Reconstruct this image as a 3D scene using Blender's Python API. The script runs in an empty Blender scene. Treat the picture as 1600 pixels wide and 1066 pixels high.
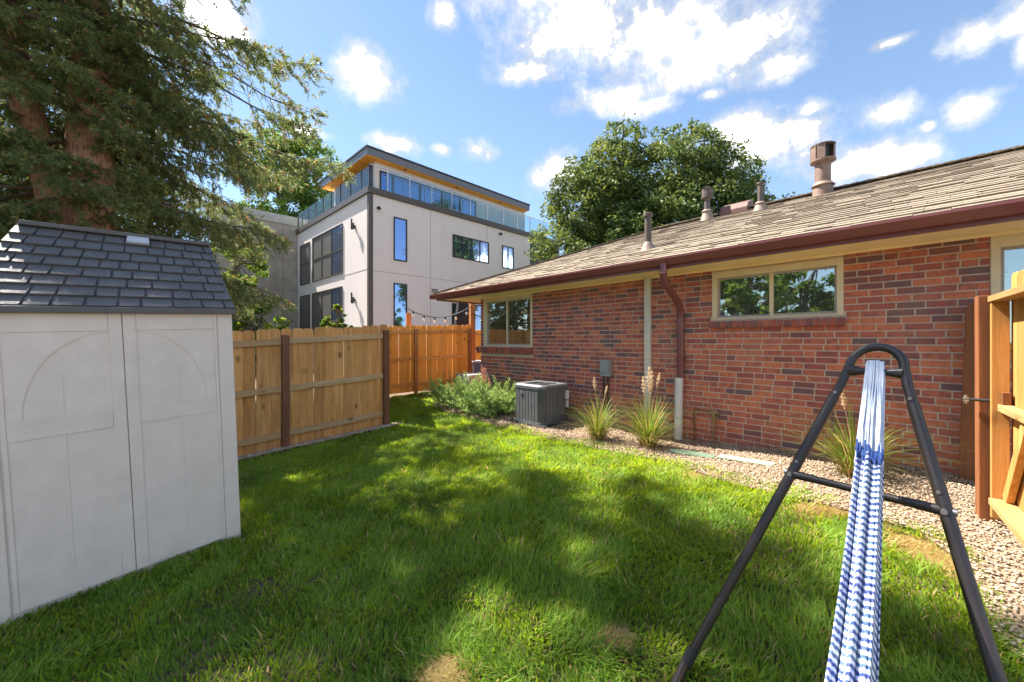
import bpy, bmesh, math, random
import numpy as np
from mathutils import Vector, Matrix
R = math.radians
random.seed(7)
rng = np.random.default_rng(7)
S = bpy.context.scene
COL = S.collection

# ------------------------------------------------------------------ camera, sky, sun, exposure
CZ = 1.53
cam = bpy.data.cameras.new('camera')
cam.lens = 13.84; cam.sensor_width = 36.0; cam.clip_start = 0.05; cam.clip_end = 2000
camo = bpy.data.objects.new('camera', cam); COL.objects.link(camo)
camo.location = (0, 0, CZ); camo.rotation_euler = (R(90), 0, 0)
S.camera = camo

SUN = Vector((-0.593, 0.377, 1.0)).normalized()
EL = math.asin(SUN.z); ROT = math.atan2(SUN.x, SUN.y)
sd = bpy.data.lights.new('sun', 'SUN'); sd.energy = 2.7; sd.angle = R(0.55); sd.color = (1.0, 0.93, 0.82)
so = bpy.data.objects.new('sun', sd); COL.objects.link(so)
so.rotation_euler = SUN.to_track_quat('Z', 'Y').to_euler(); so.location = (-30, 20, 50)

S.view_settings.view_transform = 'Standard'; S.view_settings.look = 'None'
S.view_settings.exposure = 2.72; S.view_settings.gamma = 1.0
S.view_settings.use_curve_mapping = False

class NT:
    """small helper round a node tree"""
    def __init__(s, tree): s.t = tree; s.n = tree.nodes; s.l = tree.links
    def add(s, kind, **kw):
        n = s.n.new(kind)
        for k, v in kw.items(): setattr(n, k, v)
        return n
    def put(s, sock, val):
        if isinstance(val, bpy.types.NodeSocket): s.l.new(val, sock)
        elif val is not None: sock.default_value = val
    def math(s, op, a, b=None, c=None, clamp=False):
        n = s.add('ShaderNodeMath', operation=op, use_clamp=clamp)
        s.put(n.inputs[0], a); s.put(n.inputs[1], b); s.put(n.inputs[2], c)
        return n.outputs[0]
    def vmath(s, op, a, b=None):
        n = s.add('ShaderNodeVectorMath', operation=op)
        s.put(n.inputs[0], a); s.put(n.inputs[1], b)
        return n.outputs[0]
    def noise(s, vec, scale, detail=4, rough=.55, out='Fac'):
        n = s.add('ShaderNodeTexNoise'); s.put(n.inputs['Vector'], vec)
        n.inputs['Scale'].default_value = scale; n.inputs['Detail'].default_value = detail
        n.inputs['Roughness'].default_value = rough
        return n.outputs[out]
    def ramp(s, fac, stops, interp='LINEAR'):
        n = s.add('ShaderNodeValToRGB'); s.put(n.inputs[0], fac)
        e = n.color_ramp.elements; n.color_ramp.interpolation = interp
        while len(e) < len(stops): e.new(0.5)
        for el, (p, c) in zip(e, stops):
            el.position = p; el.color = (*c, 1) if len(c) == 3 else c
        return n.outputs[0]
    def mix(s, fac, a, b, blend='MIX'):
        n = s.add('ShaderNodeMix', data_type='RGBA', blend_type=blend)
        s.put(n.inputs[0], fac)
        for sock, v in ((n.inputs[6], a), (n.inputs[7], b)):
            s.put(sock, (*v, 1) if isinstance(v, tuple) and len(v) == 3 else v)
        return n.outputs[2]
    def maprange(s, v, a, b, c=0., d=1., smooth=False):
        n = s.add('ShaderNodeMapRange'); n.interpolation_type = 'SMOOTHSTEP' if smooth else 'LINEAR'
        s.put(n.inputs[0], v)
        for i, x in enumerate((a, b, c, d)): s.put(n.inputs[i + 1], x)
        return n.outputs[0]

def build_world():
    w = bpy.data.worlds.new('World'); S.world = w; w.use_nodes = True
    t = NT(w.node_tree); t.n.clear()
    out = t.add('ShaderNodeOutputWorld'); bg = t.add('ShaderNodeBackground')
    bg.inputs[1].default_value = 0.055
    sky = t.add('ShaderNodeTexSky', sky_type='NISHITA')
    sky.sun_disc = False; sky.sun_elevation = EL; sky.sun_rotation = ROT
    sky.altitude = 1600; sky.air_density = 1.0; sky.dust_density = 0.6; sky.ozone_density = 1.2
    tc = t.add('ShaderNodeTexCoord'); d = tc.outputs['Generated']
    sp = t.add('ShaderNodeSeparateXYZ'); t.put(sp.inputs[0], d)
    az = t.math('ARCTAN2', sp.outputs[0], sp.outputs[1]); el = t.math('ARCSINE', sp.outputs[2])
    # clouds: where they stand in the sky (azimuth, elevation, half widths), edges torn by noise
    px = [(880,45,85,62),(1010,50,150,72),(1140,70,110,50),(835,112,55,22),(1222,100,46,26),(960,-40,230,60),(1080,110,60,30),(965,152,82,22),(1010,165,50,16),
          (572,116,40,38),(690,16,22,28),(475,204,34,10),(618,224,40,15),(745,232,30,18),(690,232,16,9),(868,270,40,30),
          (1205,222,85,38),(1160,200,60,26),(1370,250,85,32),(1430,240,40,20),(1268,168,26,14),(1382,176,40,24),(1512,170,52,25),(1515,60,48,32),
          (1395,64,30,9),(1110,147,18,9),(1610,20,70,40),(330,20,60,45),(1600,75,20,30),(1450,196,16,9),(1240,205,60,22),(1330,262,60,22)]
    field = None
    for (x, y, rx, ry) in px:
        a = (x - 800) / 615; b = (532 - y) / 615
        A0 = math.atan(a); E0 = math.atan(b * math.cos(A0))
        ra = rx / 615 * math.cos(A0) ** 2; re = ry / 615 * math.cos(A0) * math.cos(E0) ** 2
        ea = t.math('MULTIPLY', t.math('SUBTRACT', az, A0), 1 / ra)
        ee = t.math('MULTIPLY', t.math('SUBTRACT', el, E0), 1 / re)
        q = t.math('SUBTRACT', 1.0, t.math('SQRT', t.math('ADD', t.math('MULTIPLY', ea, ea), t.math('MULTIPLY', ee, ee))))
        field = q if field is None else t.math('SMOOTH_MAX', field, q, 0.30)
    # the rest of the sky, outside the frame, carries scattered cumulus, its cover raised for fill light
    n0 = t.noise(d, 3.2, 4, .55)
    outside = t.maprange(t.math('ABSOLUTE', az), 0.95, 1.15)
    outside = t.math('MAXIMUM', outside, t.maprange(el, 0.78, 0.95))
    gen = t.math('MULTIPLY', t.maprange(n0, 0.50, 0.67, -1.2, 0.9), 1.0)
    gen = t.math('ADD', t.math('MULTIPLY', gen, outside), t.math('MULTIPLY', t.math('SUBTRACT', 1.0, outside), -3.0))
    field = t.math('MAXIMUM', field, gen)
    n1 = t.noise(d, 8.5, 6, .60); n2 = t.noise(d, 24, 7, .66)
    field = t.math('ADD', field, t.math('MULTIPLY', t.math('SUBTRACT', n1, 0.5), 2.0))
    field = t.math('ADD', field, t.math('MULTIPLY', t.math('SUBTRACT', n2, 0.5), 2.1))
    mask = t.math('POWER', t.maprange(field, -0.60, 0.95, 0., 1., smooth=True), 1.15)
    mask = t.math('MULTIPLY', mask, t.maprange(el, 0.0, 0.10))
    white = t.ramp(t.noise(d, 9, 4), [(0.32, (14.5, 14.2, 13.7)), (0.68, (26., 25.2, 24.)) ])
    # high thin veil lightens the blue as in the photograph
    veil = t.mix(t.maprange(el, 0.0, 0.9, 0.25, 0.04), sky.outputs[0], (3.4, 4.1, 5.2))
    veil = t.mix(1.0, veil, (0.66, 0.71, 0.72), 'MULTIPLY')
    thick = t.math('POWER', t.maprange(mask, 0.55, 1.0, 0., 1.), 2.2)
    thick = t.math('MULTIPLY_ADD', thick, 0.85, 0.15)
    white = t.vmath('SCALE', white); white.node.inputs['Scale'].default_value = 1.0; t.put(white.node.inputs['Scale'], thick)
    c = t.mix(mask, veil, white)
    t.put(bg.inputs[0], c); t.l.new(bg.outputs[0], out.inputs[0])
build_world()

# ------------------------------------------------------------------ materials
MATS = {}
def new_mat(name):
    m = bpy.data.materials.new(name); m.use_nodes = True
    t = NT(m.node_tree); b = t.n['Principled BSDF']
    MATS[name] = m
    return m, t, b
def bump(t, b, h, strength=.3, dist=.01):
    n = t.add('ShaderNodeBump'); n.inputs['Strength'].default_value = strength; n.inputs['Distance'].default_value = dist
    t.put(n.inputs['Height'], h); t.l.new(n.outputs[0], b.inputs['Normal'])
def coords(t, which='Object'):
    return t.add('ShaderNodeTexCoord').outputs[which]
def wpos(t):
    return t.add('ShaderNodeNewGeometry').outputs['Position']
def plain(name, c1, c2=None, rough=.6, scale=6., bumps=.0, bscale=60., metal=0., spec=.5, world=True):
    m, t, b = new_mat(name)
    v = wpos(t) if world else coords(t)
    c2 = c2 or tuple(x * .82 for x in c1)
    t.put(b.inputs['Base Color'], t.mix(t.maprange(t.noise(v, scale, 6, .6), .35, .65), c1, c2))
    t.put(b.inputs['Roughness'], t.maprange(t.noise(v, scale * 3, 3), .3, .7, rough * .85, min(1, rough * 1.15)))
    b.inputs['Metallic'].default_value = metal; b.inputs['Specular IOR Level'].default_value = spec
    if bumps: bump(t, b, t.noise(v, bscale, 5), bumps)
    return m
def wood(name, light, dark, knot=(.10, .045, .018), grey=0., rough=.75, axis=2):
    """sawn board: grain along one object axis, knots, tone changes from board to board"""
    m, t, b = new_mat(name)
    o = coords(t); oi = t.add('ShaderNodeObjectInfo')
    off = t.add('ShaderNodeCombineXYZ')
    for i, k in enumerate((37., 91., 53.)): t.put(off.inputs[i], t.math('MULTIPLY', oi.outputs['Random'], k))
    v = t.vmath('ADD', o, off.outputs[0])
    mp = t.add('ShaderNodeMapping'); sc = [16., 16., 16.]; sc[axis] = 1.1; mp.inputs['Scale'].default_value = sc
    t.put(mp.inputs[0], v)
    g = t.noise(mp.outputs[0], 1.6, 6, .62)
    g2 = t.noise(mp.outputs[0], 7., 3, .6)
    big = t.noise(v, 2.3, 3)
    c = t.ramp(g, [(.30, dark), (.48, tuple((a + b_) / 2 for a, b_ in zip(light, dark))), (.66, light)])
    c = t.mix(t.maprange(g2, .40, .80, 0., .30), c, tuple(x * .6 for x in dark))
    c = t.mix(t.maprange(big, .50, .75, 0., .5), c, dark)
    mk = t.add('ShaderNodeMapping'); sk = [5.5, 5.5, 5.5]; sk[axis] = 2.6; mk.inputs['Scale'].default_value = sk
    t.put(mk.inputs[0], v)
    vo = t.add('ShaderNodeTexVoronoi'); t.put(vo.inputs['Vector'], mk.outputs[0]); vo.inputs['Scale'].default_value = 1.0
    c = t.mix(t.maprange(vo.outputs['Distance'], .05, .17, .85, 0.), c, knot)
    c = t.mix(t.maprange(oi.outputs['Random'], 0.2, 1., 0., .6), c, dark)
    hs = t.add('ShaderNodeHueSaturation'); t.put(hs.inputs['Color'], c)
    t.put(hs.inputs['Value'], t.maprange(t.math('FRACT', t.math('MULTIPLY', oi.outputs['Random'], 7.3)), 0., 1., .88, 1.18))
    hs.inputs['Saturation'].default_value = 1. - grey
    t.put(b.inputs['Base Color'], hs.outputs[0]); b.inputs['Roughness'].default_value = rough
    b.inputs['Specular IOR Level'].default_value = .25
    bump(t, b, g2, .25, .004)
    return m
def leafy(name, stops, trans=.35, rough=.5, tcol=None, noise_scale=.0):
    """leaf blades: colour by the per-face attribute tint, some light passes through"""
    m, t, b = new_mat(name)
    at = t.add('ShaderNodeAttribute'); at.attribute_name = 'tint'
    f = at.outputs['Fac']
    if noise_scale:
        dry = t.math('GREATER_THAN', f, .935)
        g = t.math('ADD', f, t.math('MULTIPLY', t.math('SUBTRACT', t.noise(wpos(t), noise_scale, 3), .5), .9))
        g = t.math('MINIMUM', t.math('MAXIMUM', g, 0.), .92)
        f = t.math('ADD', t.math('MULTIPLY', f, dry), t.math('MULTIPLY', g, t.math('SUBTRACT', 1., dry)))
    c = t.ramp(f, stops)
    t.put(b.inputs['Base Color'], c); b.inputs['Roughness'].default_value = rough
    b.inputs['Specular IOR Level'].default_value = .2
    tr = t.add('ShaderNodeBsdfTranslucent')
    hs = t.add('ShaderNodeHueSaturation'); t.put(hs.inputs['Color'], c)
    hs.inputs['Hue'].default_value = .468; hs.inputs['Saturation'].default_value = 1.1; hs.inputs['Value'].default_value = 1.5
    t.put(tr.inputs[0], hs.outputs[0])
    mx = t.add('ShaderNodeMixShader'); mx.inputs[0].default_value = trans
    t.l.new(b.outputs[0], mx.inputs[1]); t.l.new(tr.outputs[0], mx.inputs[2])
    t.l.new(mx.outputs[0], t.n['Material Output'].inputs[0])
    return m
def glass_mirror(name, dark, fac=.5, tint=(.9, .95, 1.)):
    """window pane: dark room behind a strongly reflecting sheet, slightly wavy"""
    m, t, b = new_mat(name)
    b.inputs['Base Color'].default_value = (*dark, 1); b.inputs['Roughness'].default_value = .5
    gl = t.add('ShaderNodeBsdfGlossy'); gl.inputs['Color'].default_value = (*tint, 1); gl.inputs['Roughness'].default_value = .015
    bn = t.add('ShaderNodeBump'); bn.inputs['Strength'].default_value = .05; bn.inputs['Distance'].default_value = .02
    t.put(bn.inputs['Height'], t.noise(wpos(t), 2.2, 2)); t.l.new(bn.outputs[0], gl.inputs['Normal'])
    mx = t.add('ShaderNodeMixShader'); mx.inputs[0].default_value = fac
    t.l.new(b.outputs[0], mx.inputs[1]); t.l.new(gl.outputs[0], mx.inputs[2])
    t.l.new(mx.outputs[0], t.n['Material Output'].inputs[0])
    return m
def clear_glass(name, tint=(.80, .90, .92), fac=.10):
    m, t, b = new_mat(name)
    tr = t.add('ShaderNodeBsdfTransparent'); tr.inputs[0].default_value = (*tint, 1)
    gl = t.add('ShaderNodeBsdfGlossy'); gl.inputs['Roughness'].default_value = .02
    mx = t.add('ShaderNodeMixShader'); mx.inputs[0].default_value = fac
    t.l.new(tr.outputs[0], mx.inputs[1]); t.l.new(gl.outputs[0], mx.inputs[2])
    t.l.new(mx.outputs[0], t.n['Material Output'].inputs[0])
    return m
def brick_mat(name, c, flash):
    m, t, b = new_mat(name)
    v = wpos(t)
    n = t.noise(v, 16., 3, .6); n2 = t.noise(v, 70., 4, .6); n3 = t.noise(v, 2.0, 3)
    col = t.mix(t.maprange(n, .46, .60, 0., .9), c, flash)
    col = t.mix(t.maprange(n2, .45, .8, 0., .3), col, tuple(min(1, x * 1.35) for x in c))
    col = t.mix(t.maprange(n3, .52, .75, 0., .28), col, (.30, .22, .18))
    eff = t.noise(v, 5.5, 5, .7)
    col = t.mix(t.maprange(eff, .62, .78, 0., .35), col, (.50, .42, .36))
    t.put(b.inputs['Base Color'], col); b.inputs['Roughness'].default_value = .82
    b.inputs['Specular IOR Level'].default_value = .3
    bump(t, b, n2, .35, .004)
    return m

BRICK = [brick_mat('brick_orange', (.55, .175, .085), (.40, .12, .072)),
         brick_mat('brick_red', (.45, .135, .080), (.30, .095, .070)),
         brick_mat('brick_rust', (.49, .150, .085), (.25, .090, .078)),
         brick_mat('brick_maroon', (.36, .095, .068), (.21, .080, .078)),
         brick_mat('brick_plum', (.19, .085, .085), (.28, .085, .062)),
         brick_mat('brick_char', (.145, .095, .10), (.20, .080, .072))]
M_mortar = plain('mortar', (.58, .475, .38), (.48, .39, .31), .95, 14, .4, 120)
SHING = [plain('shingle_%d' % i, c, tuple(x * .72 for x in c), .95, 26, .5, 220) for i, c in enumerate(
    [(.275, .220, .160), (.25, .198, .143), (.305, .245, .180), (.225, .175, .128), (.262, .210, .156), (.195, .150, .112)])]
M_gutter = plain('gutter_maroon', (.19, .060, .058), (.165, .052, .052), .32, 3, .0)
M_soffit = plain('soffit_cream', (.90, .75, .47), (.86, .71, .44), .7, 3, .1, 40)
M_trim = plain('trim_beige', (.68, .58, .40), (.62, .53, .36), .6, 5, .1, 60)
M_whitepipe = plain('white_pipe', (.66, .65, .64), (.55, .54, .54), .5, 5, .05, 60)
M_vent = plain('vent_brown', (.105, .08, .07), (.08, .058, .05), .6, 8, .1, 60)
M_flashing = plain('flashing_tan', (.27, .205, .165), (.21, .155, .125), .6, 8, .1, 60)
M_flue = plain('flue_tan', (.24, .16, .12), (.17, .105, .08), .55, 7, .1, 60)
M_alu = plain('window_alloy', (.38, .36, .31), (.32, .30, .27), .4, 8)
M_pane = glass_mirror('pane_house', (.020, .022, .020), .46, (.92, .97, .9))
M_steelgrey = plain('box_grey', (.27, .30, .30), (.22, .25, .25), .5, 10)
M_copper = plain('copper_pipe', (.26, .125, .06), (.18, .09, .05), .5, 20, metal=.4)
M_brass = plain('brass', (.36, .26, .12), (.25, .18, .09), .5, 20, metal=.4)
M_fence = wood('cedar_weathered', (.84, .47, .175), (.50, .215, .062))
M_fence_new = wood('cedar_fresh', (.95, .47, .10), (.76, .29, .045))
M_fence_post = wood('post_brown', (.28, .125, .065), (.17, .075, .042))
M_rail = wood('rail_weathered', (.62, .42, .23), (.42, .26, .12), axis=0)
M_rail_new = wood('rail_fresh', (.80, .41, .12), (.56, .24, .06), axis=0)
M_gate = wood('gate_gold', (.62, .345, .115), (.42, .195, .052))
M_gate_rail = wood('gate_rail_pale', (.54, .36, .16), (.36, .19, .07), axis=0)
M_gate_dark = wood('board_redwood', (.27, .105, .040), (.16, .058, .024))
M_shed = None
def shed_wall():
    m, t, b = new_mat('shed_resin')
    o = coords(t)
    mp = t.add('ShaderNodeMapping'); mp.inputs['Scale'].default_value = (26, 26, 2.2); t.put(mp.inputs[0], o)
    n = t.noise(mp.outputs[0], 2.2, 3, .5)
    wv = t.add('ShaderNodeTexWave', wave_type='RINGS'); t.put(wv.inputs['Vector'], mp.outputs[0])
    wv.inputs['Scale'].default_value = .35; wv.inputs['Distortion'].default_value = 7.
    c = t.mix(t.maprange(t.noise(o, 1.4, 3), .3, .7), (.78, .69, .625), (.74, .655, .595))
    dirt = t.math('MULTIPLY', t.maprange(t.noise(o, 7, 4), .35, .7), .16)
    c = t.mix(dirt, c, (.33, .28, .22))
    t.put(b.inputs['Base Color'], c); b.inputs['Roughness'].default_value = .55; b.inputs['Specular IOR Level'].default_value = .35
    bump(t, b, t.math('ADD', n, t.math('MULTIPLY', wv.outputs['Fac'], .5)), .32, .006)
    return m
M_shed = shed_wall()
M_shedroof = plain('shed_roof_grey', (.088, .087, .088), (.105, .104, .105), .5, 9, .22, 130, world=False)
M_skylight = plain('skylight_white', (.50, .52, .58), (.44, .46, .52), .4, 5)
M_tube = plain('stand_tube', (.024, .019, .019), (.034, .024, .022), .36, 11, spec=.55)
M_bolt = plain('bolt_zinc', (.45, .45, .46), None, .35, 10, metal=.8)
M_rubber = plain('rubber_black', (.02, .02, .022), None, .6, 10)
M_ac = plain('ac_grey', (.125, .13, .137), (.105, .11, .116), .45, 7)
M_acdark = plain('ac_dark', (.022, .024, .026), None, .6, 7)
M_concrete = plain('concrete', (.42, .375, .32), (.29, .255, .215), .9, 1.6, .3, 30)
M_pad = plain('concrete_pale', (.48, .46, .42), (.40, .38, .34), .9, 3, .3, 30)
M_stucco = plain('stucco', (.78, .70, .67), (.75, .68, .65), .9, 1.2, .25, 70)
def stucco_tex():
    t = NT(M_stucco.node_tree); b = t.n['Principled BSDF']; v = wpos(t)
    mp = t.add('ShaderNodeMapping'); mp.inputs['Scale'].default_value = (2.2, 2.2, .22); t.put(mp.inputs[0], v)
    old = b.inputs['Base Color'].links[0].from_socket
    c = t.mix(t.maprange(t.noise(mp.outputs[0], 1.6, 5, .65), .5, .8, 0., .22), old, (.50, .45, .40))
    t.put(b.inputs['Base Color'], c)
stucco_tex()
M_darkpanel = plain('panel_slate', (.085, .087, .10), (.075, .077, .09), .7, 2)
M_brownmetal = plain('metal_brown', (.095, .078, .066), (.08, .066, .056), .5, 4)
M_roofmetal = plain('metal_grey', (.16, .165, .185), (.14, .145, .165), .45, 4)
M_frame = plain('frame_dark', (.030, .030, .032), None, .5, 5)
M_cedar = wood('soffit_cedar', (.95, .52, .11), (.80, .36, .06), axis=1)
M_skytint_glass = glass_mirror('pane_modern', (.010, .018, .045), .55, (.45, .62, 1.0))  # blue of the mirrored sky is put into the reflection tint
M_screen = glass_mirror('pane_screened', (.115, .11, .105), .10)
M_rail_glass = clear_glass('railing_glass')
M_steel = plain('steel_bright', (.62, .63, .65), None, .35, 8, metal=.6)
M_bark = None
def bark(name, c1, c2):
    m, t, b = new_mat(name)
    v = wpos(t); mp = t.add('ShaderNodeMapping'); mp.inputs['Scale'].default_value = (15, 15, 4.); t.put(mp.inputs[0], v)
    vo = t.add('ShaderNodeTexVoronoi'); t.put(vo.inputs['Vector'], mp.outputs[0]); vo.inputs['Scale'].default_value = 1.5
    n = t.noise(mp.outputs[0], 3, 5, .65)
    h = t.math('ADD', vo.outputs['Distance'], t.math('MULTIPLY', n, .7))
    t.put(b.inputs['Base Color'], t.ramp(h, [(.35, c2), (.8, c1)])); b.inputs['Roughness'].default_value = .9
    bump(t, b, h, .9, .03)
    return m
M_bark = bark('bark_spruce', (.40, .21, .125), (.13, .065, .042))
M_limb = bark('bark_limb', (.15, .10, .07), (.06, .04, .03))
M_bark2 = bark('bark_grey', (.16, .13, .10), (.06, .048, .038))
M_spruce = leafy('spruce_needles', [(0., (.085, .135, .062)), (.45, (.150, .205, .080)), (.75, (.25, .26, .09)), (.88, (.29, .23, .09)), (1., (.32, .18, .09))], .42, .55)
M_leaf_ash = leafy('leaf_ash', [(0., (.045, .085, .028)), (.5, (.095, .150, .040)), (1., (.21, .25, .06))], .35, .45)
M_leaf_bright = leafy('leaf_bright', [(0., (.05, .11, .018)), (.5, (.11, .20, .028)), (1., (.24, .29, .045))], .45, .45)
M_leaf_mid = leafy('leaf_mid', [(0., (.05, .115, .025)), (.5, (.10, .20, .036)), (1., (.23, .29, .05))], .38, .45)
M_juniper = leafy('juniper', [(0., (.10, .18, .055)), (.5, (.20, .32, .095)), (1., (.40, .48, .14))], .25, .6)
M_grass = leafy('grass_blade', [(0., (.110, .210, .036)), (.4, (.190, .325, .042)), (.8, (.285, .415, .046)), (.92, (.35, .44, .06)), (.95, (.40, .34, .12)), (1., (.52, .42, .20))], .5, .55, noise_scale=1.3)
M_tuft = leafy('tuft_blade', [(0., (.06, .13, .02)), (.5, (.15, .22, .035)), (.8, (.30, .29, .08)), (1., (.50, .38, .17))], .4, .5)
M_plume = leafy('plume_seed', [(0., (.50, .40, .24)), (1., (.72, .62, .42))], .35, .7)
M_hedge_glow = M_leaf_bright
def stones(name, stops):
    m, t, b = new_mat(name)
    at = t.add('ShaderNodeAttribute'); at.attribute_name = 'tint'
    c = t.ramp(at.outputs['Fac'], stops)
    c = t.mix(t.maprange(t.noise(wpos(t), 160, 4), .4, .7, 0., .35), c, (.62, .55, .44))
    t.put(b.inputs['Base Color'], c); b.inputs['Roughness'].default_value = .8
    return m
M_stone = stones('pebbles', [(0., (.15, .10, .06)), (.3, (.29, .20, .125)), (.6, (.39, .29, .19)), (.85, (.48, .385, .28)), (1., (.25, .215, .19))])
M_chip = stones('wood_chips', [(0., (.13, .075, .045)), (.4, (.28, .18, .115)), (.75, (.44, .31, .21)), (1., (.55, .44, .33))])
def soil():
    m, t, b = new_mat('soil')
    v = wpos(t)
    a = t.noise(v, 45, 6, .7); g = t.noise(v, .8, 3)
    c = t.ramp(a, [(.3, (.045, .031, .018)), (.5, (.11, .078, .045)), (.72, (.24, .175, .10))])
    c = t.mix(t.maprange(g, .35, .65, .0, .22), c, (.05, .07, .02))
    t.put(b.inputs['Base Color'], c); b.inputs['Roughness'].default_value = .95
    bump(t, b, a, .6, .02)
    return m
M_soil = soil()
M_bedsoil = plain('bed_soil', (.30, .215, .145), (.19, .13, .085), .95, 22, .6, 90)
M_greenlid = plain('green_lid', (.14, .215, .145), (.11, .175, .12), .55, 12)
M_umbrella = plain('umbrella_black', (.018, .019, .026), None, .8, 8)
M_cable = plain('cable_black', (.02, .02, .02), None, .6, 8)
M_bulb = plain('bulb_frosted', (.80, .78, .72), None, .25, 8)
M_bin = plain('bin_blue', (.13, .17, .27), None, .5, 8)
M_emblem = plain('emblem_silver', (.40, .34, .34), None, .35, 20, metal=.5)
M_label = plain('label_white', (.62, .62, .60), None, .5, 20)
M_white = plain('frame_white', (.62, .60, .57), (.56, .54, .51), .5, 5)

# ------------------------------------------------------------------ object helpers
def link(o, parent=None):
    COL.objects.link(o)
    if parent is not None: o.parent = parent
    return o
def tag(o, label=None, cat=None, group=None, kind=None):
    if label: o['label'] = label
    if cat: o['category'] = cat
    if group: o['group'] = group
    if kind: o['kind'] = kind
    return o
def empty(name, loc=(0, 0, 0), rz=0.):
    o = bpy.data.objects.new(name, None); o.location = loc; o.rotation_euler = (0, 0, rz); o.empty_display_size = .2
    return link(o)
def mesh_obj(name, me, parent=None):
    return link(bpy.data.objects.new(name, me), parent)
def np_mesh(name, V, F, mats, tint=None, midx=None, smooth=False):
    V = np.asarray(V, np.float32); F = np.asarray(F, np.int32)
    me = bpy.data.meshes.new(name); k = F.shape[1]
    me.vertices.add(len(V)); me.vertices.foreach_set('co', V.ravel())
    me.loops.add(F.size); me.loops.foreach_set('vertex_index', F.ravel())
    me.polygons.add(len(F)); me.polygons.foreach_set('loop_start', np.arange(0, F.size, k, dtype=np.int32))
    if midx is not None: me.polygons.foreach_set('material_index', np.asarray(midx, np.int32))
    me.polygons.foreach_set('use_smooth', np.full(len(F), smooth, bool))
    me.update(calc_edges=True)
    if tint is not None:
        at = me.attributes.new('tint', 'FLOAT', 'FACE'); at.data.foreach_set('value', np.asarray(tint, np.float32))
    for m in (mats if isinstance(mats, (list, tuple)) else [mats]): me.materials.append(m)
    return me

class MB:
    """collects boxes, tubes, prisms into ONE mesh"""
    def __init__(s): s.v = []; s.f = []; s.sm = []; s.mi = []
    def raw(s, vs, fs, smooth=False, mi=0):
        n = len(s.v); s.v += [tuple(p) for p in vs]
        for f in fs: s.f.append([n + i for i in f]); s.sm.append(smooth); s.mi.append(mi)
        return s
    def box(s, a, b, mi=0, M=None):
        (x0, y0, z0), (x1, y1, z1) = a, b
        p = [(x0, y0, z0), (x1, y0, z0), (x1, y1, z0), (x0, y1, z0), (x0, y0, z1), (x1, y0, z1), (x1, y1, z1), (x0, y1, z1)]
        if M is not None: p = [tuple(M @ Vector(q)) for q in p]
        return s.raw(p, [(3, 2, 1, 0), (4, 5, 6, 7), (0, 1, 5, 4), (1, 2, 6, 5), (2, 3, 7, 6), (3, 0, 4, 7)], mi=mi)
    def bar(s, p, q, w, h, up=(0, 0, 1), mi=0):
        """rectangular bar from p to q, w wide across, h tall along up"""
        p = Vector(p); q = Vector(q); d = (q - p).normalized(); side = d.cross(Vector(up)).normalized(); u = side.cross(d).normalized()
        vs = []
        for c in (p, q):
            for (a, b) in ((-1, -1), (1, -1), (1, 1), (-1, 1)): vs.append(c + side * (a * w / 2) + u * (b * h / 2))
        return s.raw(vs, [(3, 2, 1, 0), (4, 5, 6, 7), (0, 1, 5, 4), (1, 2, 6, 5), (2, 3, 7, 6), (3, 0, 4, 7)], mi=mi)
    def tube(s, pts, r, n=10, caps=True, smooth=True, jitter=0., mi=0):
        pts = [Vector(p) for p in pts]; m = len(pts)
        rs = r if isinstance(r, (list, tuple)) else [r] * m
        vs = []; ref = None
        for i, p in enumerate(pts):
            d = (pts[min(i + 1, m - 1)] - pts[max(i - 1, 0)]).normalized()
            if ref is None: ref = d.orthogonal().normalized()
            ref = (ref - d * ref.dot(d)).normalized(); b = d.cross(ref)
            for k in range(n):
                t_ = 2 * math.pi * k / n; rr = rs[i] * (1 + jitter * random.uniform(-1, 1))
                vs.append(p + ref * (math.cos(t_) * rr) + b * (math.sin(t_) * rr))
        fs = [(i * n + k, i * n + (k + 1) % n, (i + 1) * n + (k + 1) % n, (i + 1) * n + k) for i in range(m - 1) for k in range(n)]
        s.raw(vs, fs, smooth, mi)
        if caps:
            s.raw(vs[:n], [tuple(range(n))[::-1]], False, mi); s.raw(vs[-n:], [tuple(range(n))], False, mi)
        return s
    def prism(s, poly, axis, a, b, mi=0):
        """poly: 2-D outline, swept along an axis from a to b"""
        def P(q, t_):
            return {0: (t_, q[0], q[1]), 1: (q[0], t_, q[1]), 2: (q[0], q[1], t_)}[axis]
        n = len(poly); vs = [P(q, a) for q in poly] + [P(q, b) for q in poly]
        fs = [tuple(range(n))[::-1], tuple(range(n, 2 * n))] + [(i, (i + 1) % n, n + (i + 1) % n, n + i) for i in range(n)]
        return s.raw(vs, fs, False, mi)
    def mesh(s, name, mats, bevel=0.):
        me = bpy.data.meshes.new(name); me.from_pydata(s.v, [], s.f)
        me.polygons.foreach_set('use_smooth', s.sm); me.polygons.foreach_set('material_index', s.mi)
        for m in (mats if isinstance(mats, (list, tuple)) else [mats]): me.materials.append(m)
        bm = bmesh.new(); bm.from_mesh(me)
        if bevel:
            bmesh.ops.remove_doubles(bm, verts=bm.verts, dist=1e-5)
            es = [e for e in bm.edges if len(e.link_faces) == 2 and e.calc_face_angle(0) > .6]
            bmesh.ops.bevel(bm, geom=es, offset=bevel, segments=2, affect='EDGES', profile=.6)
        bmesh.ops.recalc_face_normals(bm, faces=bm.faces)
        bm.to_mesh(me); bm.free(); me.update()
        return me
    def build(s, name, mats, parent=None, bevel=0.):
        return mesh_obj(name, s.mesh(name, mats, bevel), parent)

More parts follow.
